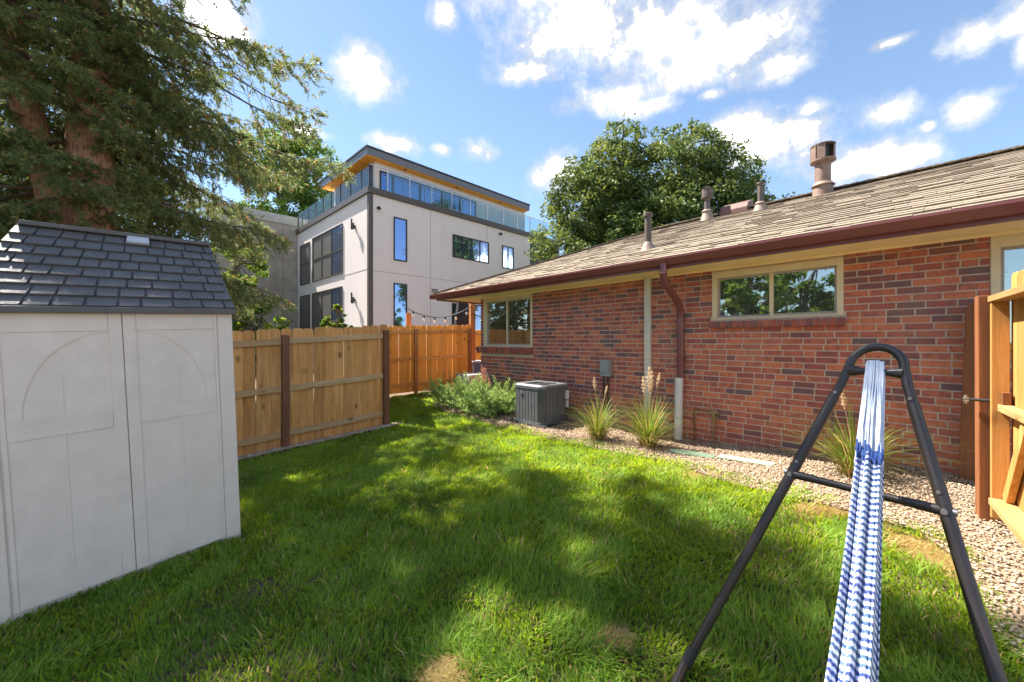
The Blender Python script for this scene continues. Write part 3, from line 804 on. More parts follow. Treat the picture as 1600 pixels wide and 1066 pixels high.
# ------------------------------------------------------------------ fences
def picket_mesh(h, w, th, mat, ear=.028):
    mb = MB()
    o = [(-w / 2, 0), (w / 2, 0), (w / 2, h - ear * 1.3), (w / 2 - ear * .35, h - ear * .45), (w / 2 - ear, h), (-w / 2 + ear, h), (-w / 2 + ear * .35, h - ear * .45), (-w / 2, h - ear * 1.3)]
    mb.prism(o, 1, -th / 2, th / 2)
    return mb.mesh('picket', mat)
def fence(name, p, q, zb, zt, posts, mats, label, rails=(.12, .50, .90), group=None, side=1, pw=.14, gap=.004, ptop=.09, rail_w=.038, post_w=.088, cat='fence', z_post=None):
    """p, q: ground ends; zb: foot heights at both ends; zt: picket height; side: which side the rails are on (+1 = left of p->q)"""
    p = Vector(p); q = Vector(q); L = (q - p).length; d = (q - p) / L; ang = math.atan2(d.y, d.x)
    E = empty(name, (p.x, p.y, zb[0]), ang); tag(E, label, cat, group)
    slope = (zb[1] - zb[0]) / L
    mp, mr, mo = mats
    meshes = [picket_mesh(zt + dz, pw, .016, mp) for dz in (0, .006, -.008)]
    n = int(L / (pw + gap))
    for i in range(n):
        x = (i + .5) * L / n
        o = mesh_obj('picket', random.choice(meshes), E); o.location = (x, random.uniform(-.003, .003), slope * x + random.uniform(-.006, .006))
        o.rotation_euler = (random.uniform(-.006, .006), random.uniform(-.007, .007), random.uniform(-.02, .02)); o.scale.x = (L / n - gap * random.uniform(.4, 1.6)) / pw
    cuts = sorted([0.] + [x for x in posts if 0 < x < L] + [L])
    yr = side * (.008 + .003 + rail_w / 2)
    for f in rails:
        for a, b in zip(cuts[:-1], cuts[1:]):
            a2 = a + (post_w / 2 + .003 if a in posts else 0); b2 = b - (post_w / 2 + .003 if b in posts else 0)
            if b2 - a2 < .05: continue
            mb = MB(); l2 = (b2 - a2); mb.box((0, -rail_w / 2, -.042), (l2, rail_w / 2, .042))
            o = mb.build('rail', mr, E, bevel=.004); o.location = (a2, yr, slope * a2 + f * zt + random.uniform(-.008, .008)); o.rotation_euler = (0, -math.atan(slope) + random.uniform(-.004, .004), 0)
    for x in posts:
        mb = MB(); h = zt - ptop; mb.box((-post_w / 2, -post_w / 2, -.25), (post_w / 2, post_w / 2, h))
        o = mb.build('post', mo, E, bevel=.005); o.location = (x, side * (.008 + post_w / 2 + .004), slope * x); o.rotation_euler = (0, 0, random.uniform(-.02, .02))
    return E
MA = (M_fence, M_rail, M_fence_post)
MN = (M_fence_new, M_rail_new, wood('post_orange', (.55, .24, .08), (.33, .13, .045)))
# side fence runs on to the left behind the shed
dA = Vector((1.53, 1.545)).normalized()
pA = Vector((-2.14, 6.745)); a0 = pA - dA * 4.3
LA = 4.3
fence('side_fence', (a0.x, a0.y), (pA.x, pA.y), (G(a0.x, a0.y) - .02, CZ - 1.426), 1.70, [LA - .05, LA - 1.58, LA - 3.4], MA,
      'weathered cedar picket fence with dark posts beside the shed', side=-1)
fence('edge_fence', (-2.16, 6.86), (-3.08, 9.72), (CZ - 1.42, CZ - 1.32), 1.68, [.34, 2.2], MA, 'fence seen edge on running back from the dark corner posts', side=1)
fence('back_fence', (-3.10, 9.76), (-1.14, 11.02), (CZ - 1.325, CZ - 1.25), 1.70, [.72, 2.26], MN,
      'fresh orange cedar fence across the back of the lawn', side=-1)
fence('patio_fence', (-1.9, 13.4), (.6, 15.0), (.4, .42), 1.52, [1.2], MN, 'low orange fence glimpsed beyond the house corner under the eave', side=-1)
fence('rear_fence', (-11.0, -3.0), (-3.4, -7.4), (-.5, -.3), 1.8, [2, 4, 6], MN, 'orange fence behind the photographer that only window reflections show', side=1)

# ------------------------------------------------------------------ gate at the right
def build_gate():
    d = Vector((-.66, -.751)).normalized(); ang = math.atan2(d.y, d.x)
    px, py = 3.375, 2.80; zg = G(px, py)
    E = empty('gate_post', (px, py, zg)); tag(E, 'square orange cedar gate post standing on the gravel', 'post')
    mb = MB(); mb.box((-.045, -.045, -.2), (.045, .045, 1.60)); o = mb.build('post', M_gate_dark, E, bevel=.006); o.rotation_euler = (0, -.012, ang + .06)
    E = empty('wooden_gate', (3.352, 2.715, zg), ang); tag(E, 'golden cedar gate leaf with diagonal brace seen at a sharp angle', 'gate')
    # the leaf runs towards the photographer; rails face the lawn, pickets stand on the far side
    L = 1.25
    mp = [picket_mesh(1.68 + k, .13, .016, M_gate) for k in (0., .02)]
    for i in range(9):
        o = mesh_obj('picket', random.choice(mp), E); o.location = (.07 + i * .134, .066 + random.uniform(-.002, .002), .05 + random.uniform(-.01, .01)); o.rotation_euler = (0, random.uniform(-.01, .01), 0)
    mb = MB(); mb.box((.0, -.036, .06), (.04, .045, 1.545)); mb.build('stile', M_gate, E, bevel=.004)
    mb = MB(); mb.box((-.012, -.045, 1.548), (L, .056, 1.588)); mb.build('rail', M_gate_rail, E, bevel=.004)
    mb = MB(); mb.box((.043, -.050, .155), (L, .056, .20)); mb.build('rail', M_gate_rail, E, bevel=.004)
    mb = MB(); mb.box((.043, -.01, .80), (L, .056, .845)); mb.build('rail', M_gate_rail, E, bevel=.004)
    mb = MB(); mb.box((.042, .005, .848), (.082, .045, .93)); mb.build('rail_block', M_gate_dark, E, bevel=.004)
    mb = MB(); mb.bar((.07, .03, .20), (.50, .03, .80), .036, .085, up=(-.7, 0, .7)); mb.build('brace', M_gate, E, bevel=.004)
    mb = MB(); mb.tube([(-.02, -.16, .86), (-.02, -.03, .86)], .011, 8)
    la = mb.build('latch', M_frame, E)
    mb = MB(); mb.tube([(-.02, -.145, .83), (-.02, -.145, .89)], .008, 8); mb.box((-.03, -.158, .845), (-.01, -.13, .875)); mb.build('latch_bracket', M_bolt, la)
    # plank set against the wall
    x, y = 4.00, 3.43; z = G(x, y)
    E = empty('wall_plank', (x, y, z), H_ROT); tag(E, 'dark red cedar plank set upright against the brick wall', 'plank')
    mb = MB(); mb.prism([(-.075, 0), (.10, 0), (.10, 1.55), (.0, 1.55), (-.03, 1.52)], 1, -.02, .02); o = mb.build('plank', M_gate_dark, E, bevel=.003); o.rotation_euler = (-.015, 0, 0)
build_gate()

# ------------------------------------------------------------------ shed
def build_shed():
    phi = .896
    L = Vector((-math.cos(phi), -math.sin(phi), 0)); B = Vector((-math.sin(phi), math.cos(phi), 0)); Z = Vector((0, 0, 1))
    th, ps = .047, -.040
    e1 = L * math.cos(th) - Z * math.sin(th); e3 = L * math.sin(th) + Z * math.cos(th)
    e3b = e3 * math.cos(ps) + B * math.sin(ps); e2 = B * math.cos(ps) - e3 * math.sin(ps)
    # local x runs to the right along the front (-e1), y to the back, z up
    M = Matrix((( -e1.x, e2.x, e3b.x, -2.168), (-e1.y, e2.y, e3b.y, 3.138), (-e1.z, e2.z, e3b.z, CZ - 1.544), (0, 0, 0, 1)))
    E = empty('garden_shed'); E.matrix_world = M
    tag(E, 'beige resin garden shed with grey moulded shingle roof leaning on the lawn', 'shed')
    W, DP, HT = 1.21, .92, 1.769
    m = MB(); m.box((-W, .006, -.06), (0, DP, HT)); m.build('body', M_shed, E, bevel=.012)
    m = MB(); m.box((-W - .004, -.004, -.06), (-W + .085, .03, HT - .002)); m.build('corner_post', M_shed, E, bevel=.006)
    m = MB(); m.box((-.092, -.004, -.06), (.006, .03, HT - .002)); m.build('corner_post', M_shed, E, bevel=.006)
    dw = .512
    for k, (x0, x1) in enumerate(((-.603 - dw, -.6055), (-.6005, -.603 + dw - .004))):
        m = MB(); y0, y1 = -.010, .004
        # door leaf: a slab with raised stiles, rails and an arched moulding
        m.box((x0, -.004, .025), (x1, .005, HT - .012))
        st = .062; a, b = x0 + st, x1 - st
        if k == 0: a = x0 + .02
        else: b = x1 - .02
        m.box((x0, -.010, .025), (a, -.0038, HT - .012)); m.box((b, -.010, .025), (x1, -.0038, HT - .012))
        door = m.build('door', M_shed, E, bevel=.002)
        zr = [(.025, .16), (1.02, 1.12), (HT - .125, HT - .012)]
        for z0, z1 in zr:
            m = MB(); m.box((a + .001, -.010, z0), (b - .001, -.0038, z1)); m.build('door_rail', M_shed, door, bevel=.003)
        m = MB(); m.box((a + .001, -.0125, 1.112), (b - .001, -.0095, 1.135)); m.build('door_moulding', M_shed, door, bevel=.0012)
        m = MB(); m.box((a + .001, -.0115, .145), (b - .001, -.0095, .172)); m.build('door_moulding', M_shed, door, bevel=.0012)
        xm = (a + b) / 2
        for z0, z1 in ((.172, 1.018), (1.137, 1.395), (1.52, HT - .127)):
            m = MB(); m.box((xm - .008, -.0075, z0), (xm + .008, -.0038, z1)); m.build('door_groove', M_shed, door, bevel=.0016)
        # arch: from the outer foot up to the meeting stile
        pts_o, pts_i = [], []
        inner, outer = (b, a) if k == 0 else (a, b)
        for i in range(21):
            t_ = i / 20; ang = t_ * math.pi / 2
            rx, rz_ = abs(inner - outer) + .03, .56
            sx = 1 if k == 1 else -1
            for off, lst in ((.0, pts_i), (.060, pts_o)):
                x = inner + sx * (rx - .09 + off) * math.sin(ang); z = 1.137 + (rz_ - .062 + off) * math.cos(ang) 
                lst.append((min(max(x, a + .002), b - .002), min(z, HT - .128)))
        vs = []; fs = []
        for i in range(21):
            for (x, z) in (pts_i[i], pts_o[i]): vs += [(x, -.0092, z), (x, -.0036, z)]
        for i in range(20):
            c = i * 4; fs += [(c, c + 2, c + 6, c + 4), (c, c + 4, c + 5, c + 1), (c + 2, c + 3, c + 7, c + 6)]
        m = MB(); m.raw(vs, fs); m.build('door_arch', M_shed, door)
    # roof: steep front slope
    dR, rise, ov = .44, .545, .022
    xl, xr = -W - .055, ov; rl, rr = -W + .215, -.005
    yb = dR + (dR - 0) + ov
    def fp(s, t_, n=0.):
        """s 0..1 from left to right, t 0..1 from eave to ridge, n lifts off the slope"""
        x = (xl + (rl - xl) * t_) * (1 - s) + (xr + (rr - xr) * t_) * s
        y = -ov - .012 + (dR + ov + .012) * t_; z = HT + .012 + rise * t_
        ln = math.hypot(dR, rise)
        return (x, y - n * rise / ln, z + n * dR / ln)
    m = MB()
    c = [fp(0, 0), fp(1, 0), fp(1, 1), fp(0, 1), (xl, yb, HT + .012), (xr, yb, HT + .012)]
    m.raw(c + [(xl, -ov - .012, HT - .012), (xr, -ov - .012, HT - .012), (xl, yb, HT - .012), (xr, yb, HT - .012)],
          [(0, 1, 2, 3), (3, 2, 5, 4), (0, 3, 4), (1, 5, 2), (0, 6, 7, 1), (4, 5, 9, 8), (0, 4, 8, 6), (1, 7, 9, 5), (6, 8, 9, 7)])
    roof = m.build('roof', M_shedroof, E)
    m = MB(); m.box((xl - .002, -ov - .030, HT - .014), (xr + .002, -ov - .004, HT + .026)); m.build('eave_trim', M_shedroof, roof, bevel=.006)
    rows = 8
    for r in range(rows):
        t0, t1 = (r + .12) / (rows + .45), (r + 1.10) / (rows + .45)
        s = -.06 * (r % 2) - random.uniform(0, .05); 
        while s < 1:
            w = random.choice((.085, .105, .115, .13)); a, b = max(s, 0), min(s + w - .006, 1)
            s += w
            if b - a < .02: continue
            m = MB(); lo, hi = .0185, .006
            vs = [fp(a, t0, .0), fp(b, t0, .0), fp(b, t1, .0), fp(a, t1, .0)] + [fp(a + .003, t0 + .006, lo), fp(b - .003, t0 + .006, lo), fp(b - .001, t1, hi), fp(a + .001, t1, hi)]
            m.raw(vs, [(4, 5, 6, 7), (0, 1, 5, 4), (1, 2, 6, 5), (2, 3, 7, 6), (3, 0, 4, 7)])
            m.build('shingle', M_shedroof, roof)
    m = MB(); m.bar(fp(0, 1.0, .004), fp(1, 1.0, .004), .085, .03); m.build('ridge_cap', M_shedroof, roof, bevel=.008)
    m = MB(); q0, q1 = .50, .625; vs = [fp(q0, .865, .012), fp(q1, .865, .012), fp(q1, .965, .012), fp(q0, .965, .012)] + [fp(q0 + .006, .872, .030), fp(q1 - .006, .872, .030), fp(q1 - .006, .960, .030), fp(q0 + .006, .960, .030)]
    m.raw(vs, [(3, 2, 1, 0), (4, 5, 6, 7), (0, 1, 5, 4), (1, 2, 6, 5), (2, 3, 7, 6), (3, 0, 4, 7)]); m.build('skylight', M_skylight, roof)
build_shed()

# ------------------------------------------------------------------ hammock and its stand
SH = Vector((.5603, -.8283, 0)); SLN = Vector((-.8283, -.5603, 0))
def stand_pt(side, z, mirror=False):
    w = .046 + .316 * (-z); c = Vector((1.556, 1.668, 0)) + SLN * (.442 * -z) + SH * (side * w)
    p = Vector((c.x, c.y, z + CZ))
    return p
HT0 = Vector((1.508, 1.636, 0)); HM = Vector((-.715, -.70, 0)).normalized(); HS = 3.2
MID = HT0 + HM * (HS / 2)
def build_stand():
    E = empty('hammock_stand', (.74, 1.73, G(.74, 1.73))); tag(E, 'dark brown steel tube hammock stand, arched at the top', 'stand')
    inv = E.matrix_world.inverted(); base = Vector(E.location)
    def b_(mb, name, mat, flip, parent=E):
        vs = []
        for p in mb.v:
            p = Vector(p)
            if flip: p = Vector((2 * MID.x - p.x, 2 * MID.y - p.y, p.z - .04))
            vs.append(tuple(p - base))
        mb.v = vs
        return mb.build(name, mat, parent)
    for flip in (False, True):
        r = .0172
        zj = -.255
        # arch
        pts = [stand_pt(-1, zj), stand_pt(-1, -.18)]
        cl, cr = stand_pt(-1, -.115), stand_pt(1, -.115); c = (cl + cr) / 2; hw = (cr - cl) / 2
        up = Vector((0, 0, 1)) - SLN * .442
        for i in range(0, 13):
            a = math.pi - math.pi * i / 12
            pts.append(c + hw * (math.cos(a) * 1.06) + up.normalized() * (math.sin(a) * .098))
        pts += [stand_pt(1, -.18), stand_pt(1, zj)]
        mb = MB(); mb.tube(pts, r, 16); b_(mb, 'arch', M_tube, flip)
        for s in (-1, 1):
            f = stand_pt(s, -1.45 + .03)
            mb = MB(); mb.tube([stand_pt(s, zj + .012), stand_pt(s, -.6), stand_pt(s, -1.0), f], r + .0025, 16)
            leg = b_(mb, 'leg', M_tube, flip)
            q = stand_pt(s, zj + .035); mb = MB(); mb.tube([q - SLN * .0, q + SLN * (.026)], .006, 8); b_(mb, 'bolt', M_bolt, flip)
            q = stand_pt(s, -.575); mb = MB(); mb.tube([q - SH * (s * .03), q + SH * (s * .028)], .011, 10); mb.tube([q, q + SLN * .028], .009, 10); b_(mb, 'bolt', M_bolt, flip)
            q = stand_pt(s, -.52); mb = MB(); mb.tube([q, q + SLN * .027], .006, 8); b_(mb, 'bolt', M_bolt, flip)
            mb = MB(); mb.tube([f + (stand_pt(s, -1.3) - f) * .6, f], r + .006, 14); b_(mb, 'coupling', M_rubber, flip)
        a, b = stand_pt(-1, -.128), stand_pt(1, -.128)
        mb = MB(); n = 9; pts = [a.lerp(b, i / (n - 1)) for i in range(n)]
        mb.tube(pts, [.024, .021, .015, .013, .013, .013, .015, .021, .024], 12); b_(mb, 'top_bar', M_tube, flip)
        a, b = stand_pt(-1, -.578), stand_pt(1, -.578)
        mb = MB(); pts = [a.lerp(b, i / 8) for i in range(9)]
        mb.tube(pts, [.018, .017, .0145, .0145, .0145, .0145, .0145, .017, .018], 12); b_(mb, 'cross_bar', M_tube, flip)
    for s in (-1, 1):
        f = stand_pt(s, -1.42); g = stand_pt(-s, -1.42); g = Vector((2 * MID.x - g.x, 2 * MID.y - g.y, G(2 * MID.x - g.x, 2 * MID.y - g.y) + .03))
        f = Vector((f.x, f.y, G(f.x, f.y) + .028))
        mb = MB(); mb.tube([f, f.lerp(g, .5), g], .019, 14); b_(mb, 'base_bar', M_tube, False)
build_stand()

def fabric_mat():
    m, t, b = new_mat('hammock_cotton')
    uv = t.add('ShaderNodeUVMap'); uv.uv_map = 'UVMap'
    sp = t.add('ShaderNodeSeparateXYZ'); t.put(sp.inputs[0], uv.outputs[0])
    u, v = sp.outputs[0], sp.outputs[1]                      # u across (m), v along (m)
    wob = t.math('MULTIPLY', t.math('SUBTRACT', t.noise(uv.outputs[0], 55, 3), .5), .007)
    ph = t.math('FRACT', t.math('MULTIPLY', t.math('ADD', v, wob), 1 / .0235))
    band = t.math('ABSOLUTE', t.math('SUBTRACT', ph, .5))
    stripe = t.maprange(band, .21, .29)
    zone = t.noise(t.vmath('MULTIPLY', uv.outputs[0], (0., 1., 0.)), 11., 1)
    blue = t.mix(t.maprange(zone, .4, .62), (.012, .036, .22), (.040, .11, .24))
    pale = t.mix(t.maprange(zone, .4, .62), (.62, .67, .82), (.78, .79, .79))
    c = t.mix(stripe, blue, pale)
    mp = t.add('ShaderNodeMapping'); mp.inputs['Scale'].default_value = (420, 60, 1); t.put(mp.inputs[0], uv.outputs[0])
    knit = t.noise(mp.outputs[0], 1., 2)
    c = t.mix(t.maprange(knit, .4, .75, 0., .22), c, (.60, .63, .76))
    t.put(b.inputs['Base Color'], c); b.inputs['Roughness'].default_value = .9
    b.inputs['Specular IOR Level'].default_value = .15; b.inputs['Sheen Weight'].default_value = .2
    bump(t, b, knit, .6, .004)
    return m
M_fabric = fabric_mat()
M_cord = plain('cord_pale_blue', (.50, .57, .70), (.62, .66, .75), .85, 30)
M_tassel = plain('tassel_blue', (.014, .045, .23), (.05, .11, .30), .9, 60)
def hz(s):
    s = np.asarray(s, float); return CZ - .105 - 1.2 * s + .375 * s * s
def build_hammock():
    E = empty('hammock', (HT0.x, HT0.y, CZ - .12)); tag(E, 'blue and white striped cotton hammock gathered in folds, hanging from the stand', 'hammock')
    base = np.array([HT0.x, HT0.y, CZ - .12])
    side = np.array([-HM.y, HM.x, 0.]); side = side if side[0] > 0 else -side
    m_ = np.array([HM.x, HM.y, 0.])
    s0 = .30
    # cloth
    ns, nw = 300, 140
    s = np.linspace(s0 - .01, HS - s0 + .01, ns); q = np.linspace(-1, 1, nw)
    half = .039 + .010 * np.clip((s - s0) / .56, 0, 2.6) ; half = np.minimum(half, (.039 + .010 * np.clip((HS - s0 - s) / .56, 0, 2.6)))
    Sg, Q = np.meshgrid(s, q, indexing='ij'); Hf = half[:, None]
    dz = (-1.2 + .75 * s); tn = np.stack([m_[0] + 0 * s, m_[1] + 0 * s, dz], -1); tn /= np.linalg.norm(tn, axis=1)[:, None]
    nrm = np.cross(tn, side); nrm *= np.sign(nrm[:, 2:3])
    ph = np.array([0.0])
    fold = .50 * np.cos(Q * 9.5 + .7 * np.sin(Sg * 2.1) + .5) + .30 * np.cos(Q * 16.0 + 1.1 - .5 * Sg) + .18 * np.cos(Q * 33 + 2.2 + .8 * Sg)
    env = np.sqrt(np.clip(1 - Q ** 2 * .82, 0, 1))
    amp = .024 * (.8 + .5 * np.clip((Sg - s0) / .6, 0, 1))
    lat = Hf * (Q + .055 * np.sin(Q * 12 + 1.3 * Sg))
    C = np.stack([HT0.x + m_[0] * s, HT0.y + m_[1] * s, hz(s)], -1)
    P = C[:, None] + side[None, None] * lat[..., None] + nrm[:, None] * (amp * fold + .028 * (env - .6))[..., None]
    i, j = np.meshgrid(np.arange(ns - 1), np.arange(nw - 1), indexing='ij'); a = (i * nw + j).ravel()
    F = np.stack([a, a + 1, a + nw + 1, a + nw], -1)
    me = np_mesh('fabric', P.reshape(-1, 3) - base, F, M_fabric, smooth=True)
    arc = np.concatenate([[0], np.cumsum(np.linalg.norm(np.diff(C, axis=0), axis=1))])
    du = np.linalg.norm(np.diff(P, axis=1), axis=2); U = np.concatenate([np.zeros((ns, 1)), np.cumsum(du, 1)], 1)
    # stripes ride up and down a little from fold to fold
    Vv = arc[:, None] + .006 * np.sin(Q * 9.5 + 1.0) + .008 * np.sin(Q * 4.2 + .4)
    uv = np.stack([U, Vv], -1).reshape(-1, 2)
    lay = me.uv_layers.new(name='UVMap'); idx = np.zeros(len(me.loops), np.int32); me.loops.foreach_get('vertex_index', idx)
    lay.data.foreach_set('uv', uv[idx].astype(np.float32).ravel())
    fo = mesh_obj('fabric', me, E)
    so_ = fo.modifiers.new('thick', 'SOLIDIFY'); so_.thickness = .003
    # cords from the bar to the cloth, both ends
    for end in (0, 1):
        mb = MB()
        for k in range(90):
            f = (k + .5) / 90 * 2 - 1; lay_ = random.uniform(-1, 1)
            pts = []
            for t_ in np.linspace(0, 1, 7):
                ss = s0 * t_ ; wv = (.027 + (.037 - .027) * t_)
                z = float(hz(ss)) + .006 * lay_ * (1 - .2 * t_) + (.010 if t_ == 0 else 0)
                lat_ = f * wv + .003 * math.sin(5 * t_ + k)
                nn = .010 * lay_ + .012 * math.cos(f * 9.5) * t_
                so2 = ss if end == 0 else HS - ss
                p = np.array([HT0.x, HT0.y, 0]) + m_ * (so2) + side * lat_ + np.array([0, 0, z + nn])
                pts.append(tuple(p - base))
            mb.tube(pts, .0024, 5, caps=False)
        # the loops round the bar
        for k in range(30):
            f = (k + .5) / 30 * 2 - 1; pts = []
            for a in np.linspace(-.3, math.pi + .5, 7):
                so2 = .019 * math.cos(a); c = m_ * (so2 if end == 0 else HS - so2)
                pts.append(tuple(np.array([HT0.x, HT0.y, 0]) + c + side * (f * .027) + np.array([0, 0, CZ - .126 + .019 * math.sin(a)]) - base))
            mb.tube(pts, .0024, 5, caps=False)
        o = mb.build('cords', M_cord, E); o['kind'] = 'stuff'
        for k in range(22):
            f = (k + .5) / 22 * 2 - 1; ss = s0 + random.uniform(-.03, .008); L = random.uniform(.02, .042)
            nn = .03 + .012 * random.random(); mt = MB(); pts = []
            for t_ in np.linspace(0, 1, 4):
                s2 = ss + L * t_; so2 = s2 if end == 0 else HS - s2
                p = np.array([HT0.x, HT0.y, 0]) + m_ * so2 + side * (f * .037 + .004 * t_ * random.uniform(-1, 1)) + np.array([0, 0, float(hz(s2)) + nn * (1 - .1 * t_)])
                pts.append(tuple(p - base))
            mt.tube(pts, [.0028, .0038, .0034, .002], 7); mt.build('tassel', M_tassel, E)
build_hammock()

# ------------------------------------------------------------------ air conditioner
def build_ac():
    x0, y0 = -4.063, 4.385 - HD          # house axes: near corner
    wx, wy = HW(x0, y0)
    E = empty('air_conditioner', (wx, wy, G(wx, wy) + .0), H_ROT); tag(E, 'dark grey outdoor air conditioner unit on a pad by the brick wall', 'air conditioner')
    W, D, Hh = .66, .64, .615
    m = MB(); m.box((-W - .07, -.03, -.08), (.06, D + .05, .045)); m.build('pad', M_acdark, E, bevel=.01)
    m = MB(); m.box((-W + .03, .03, .05), (-.03, D - .03, Hh)); m.build('core', M_acdark, E)
    # ribbed panels on the two sides in view and the two behind
    for name, (ax, fixed, a, b, sgn) in dict(f=('x', 0., -W + .10, -.10, -1), r=('y', 0., .10, D - .10, 1), l=('y', -W, .10, D - .10, -1), k=('x', D, -W + .10, -.10, 1)).items():
        n = 7; st = (b - a) / n; mb = MB()
        for i in range(n):
            s0, s1 = a + i * st, a + (i + 1) * st - .014
            z0, z1 = .06, Hh - .03
            for off in (0,):
                if ax == 'x': mb.box((s0, fixed - .001 if sgn < 0 else fixed - .012, z0), (s1, fixed + .012 if sgn < 0 else fixed + .001, z1)); mb.box((s1, fixed + (.006 if sgn < 0 else -.014), z0), (s1 + .014, fixed + (.014 if sgn < 0 else -.006), z1))
                else:
                    xo = fixed
                    mb.box((xo - .012 if sgn > 0 else xo - .001, s0, z0), (xo + .001 if sgn > 0 else xo + .012, s1, z1)); mb.box((xo + (-.014 if sgn > 0 else .006), s1, z0), (xo + (-.006 if sgn > 0 else .014), s1 + .014, z1))
        mb.build('side_panel', M_ac, E)
    # louvred corners: rounded quarter rings
    def corner(cx_, cy_, a0):
        mb = MB(); r = .096
        for i in range(18):
            z = .075 + i * .0285; vs = []
            n = 7
            for zz, rr in ((z, r), (z + .017, r + .003), (z + .017, r - .012), (z, r - .012)):
                for k in range(n): t_ = a0 + (math.pi / 2) * k / (n - 1); vs.append((cx_ + rr * math.cos(t_), cy_ + rr * math.sin(t_), zz))
            fs = []
            for q in range(4):
                for k in range(n - 1): fs.append((q * n + k, q * n + k + 1, ((q + 1) % 4) * n + k + 1, ((q + 1) % 4) * n + k))
            mb.raw(vs, fs)
        mb.build('corner_louvre', M_ac, E)
    corner(-.10, .10, -math.pi / 2); corner(-W + .10, .10, math.pi); corner(-.10, D - .10, 0)
    def rrect(x0, y0, x1, y1, r, n=6):
        out = []
        for cx_, cy_, a0 in ((x1 - r, y0 + r, -90), (x1 - r, y1 - r, 0), (x0 + r, y1 - r, 90), (x0 + r, y0 + r, 180)):
            for k in range(n + 1): a = R(a0 + 90 * k / n); out.append((cx_ + r * math.cos(a), cy_ + r * math.sin(a)))
        return out
    # base tray and lid with a sunken fan grille
    m = MB(); m.prism(rrect(-W - .004, -.004, .004, D + .004, .10), 2, .045, .072); m.build('base_tray', M_ac, E, bevel=.004)
    o = rrect(-W - .008, -.008, .008, D + .008, .104); n = len(o); cx_, cy_ = -W / 2, D / 2
    ins = [(cx_ + .255 * math.cos(2 * math.pi * (k + .5) / n - 1.0), cy_ + .245 * math.sin(2 * math.pi * (k + .5) / n - 1.0)) for k in range(n)]
    def al(q): return math.atan2(q[1] - cy_, q[0] - cx_)
    ins = [(cx_ + .262 * math.cos(al(q)), cy_ + .252 * math.sin(al(q))) for q in o]
    ring = [[(x, y, Hh - .03) for x, y in o], [(x, y, Hh + .012) for x, y in o], [(cx_ + (x - cx_) * .94, cy_ + (y - cy_) * .94, Hh + .035) for x, y in o], [(x, y, Hh + .028) for x, y in ins], [(x, y, Hh - .01) for x, y in ins]]
    vs = [p for r_ in ring for p in r_]; fs = [(i * n + k, i * n + (k + 1) % n, (i + 1) * n + (k + 1) % n, (i + 1) * n + k) for i in range(4) for k in range(n)]
    m = MB(); m.raw(vs, fs); m.build('lid', M_ac, E)
    m = MB()
    for k in range(1, 9):
        r = .255 * k / 8; pts = [(cx_ + r * math.cos(2 * math.pi * i / 28), cy_ + r * math.sin(2 * math.pi * i / 28), Hh + .022) for i in range(29)]; m.tube(pts, .003, 5, caps=False)
    for k in range(12): a = 2 * math.pi * k / 12; m.tube([(cx_, cy_, Hh + .018), (cx_ + .256 * math.cos(a), cy_ + .25 * math.sin(a), Hh + .018)], .003, 5)
    m.build('fan_grille', M_acdark, E)
    m = MB(); m.tube([(cx_, cy_, Hh - .03), (cx_, cy_, Hh + .01)], .08, 16); m.build('fan_hub', M_acdark, E)
    # round maker's emblem and the white labels
    ex_, ez = -W + .20, Hh - .115
    m = MB(); m.tube([(ex_, -.001, ez), (ex_, -.010, ez)], .030, 20); em = m.build('emblem', M_emblem, E)
    m = MB(); m.tube([(ex_, -.0095, ez), (ex_, -.0125, ez)], .021, 16); m.build('emblem_centre', M_ac, em)
    m = MB()
    for dz_ in (.007, -.007): m.tube([(ex_, -.012, ez + dz_), (ex_, -.0145, ez + dz_)], .0075, 10)
    m.build('emblem_mark', M_emblem, em)
    m = MB(); m.box((-.012, D - .10, .40), (.006, D - .02, .54)); m.build('label', M_label, E); m = MB(); m.box((-.012, D - .09, .27), (.007, D - .03, .38)); m.build('service_port', M_label, E)
build_ac()

# ------------------------------------------------------------------ small things in the bed
def slab(name, x, y, rz, size, mat, label, cat):
    m = MB(); w, d, h = size; m.box((-w / 2, -d / 2, 0), (w / 2, d / 2, h)); o = m.build(name, mat, None, bevel=.006)
    o.location = (x, y, G(x, y) + .018); o.rotation_euler = (R(2), R(-1.5), rz); tag(o, label, cat); return o
slab('splash_board', 2.10, 4.60, H_ROT + .10, (.50, .13, .022), M_greenlid, 'dark green flat board on the gravel below the downspout', 'board')
slab('splash_board', 2.50, 4.22, H_ROT + .06, (.52, .12, .022), plain('green_pale', (.36, .42, .30), (.30, .36, .25), .6, 10), 'pale green board nearer the hammock stand', 'board')

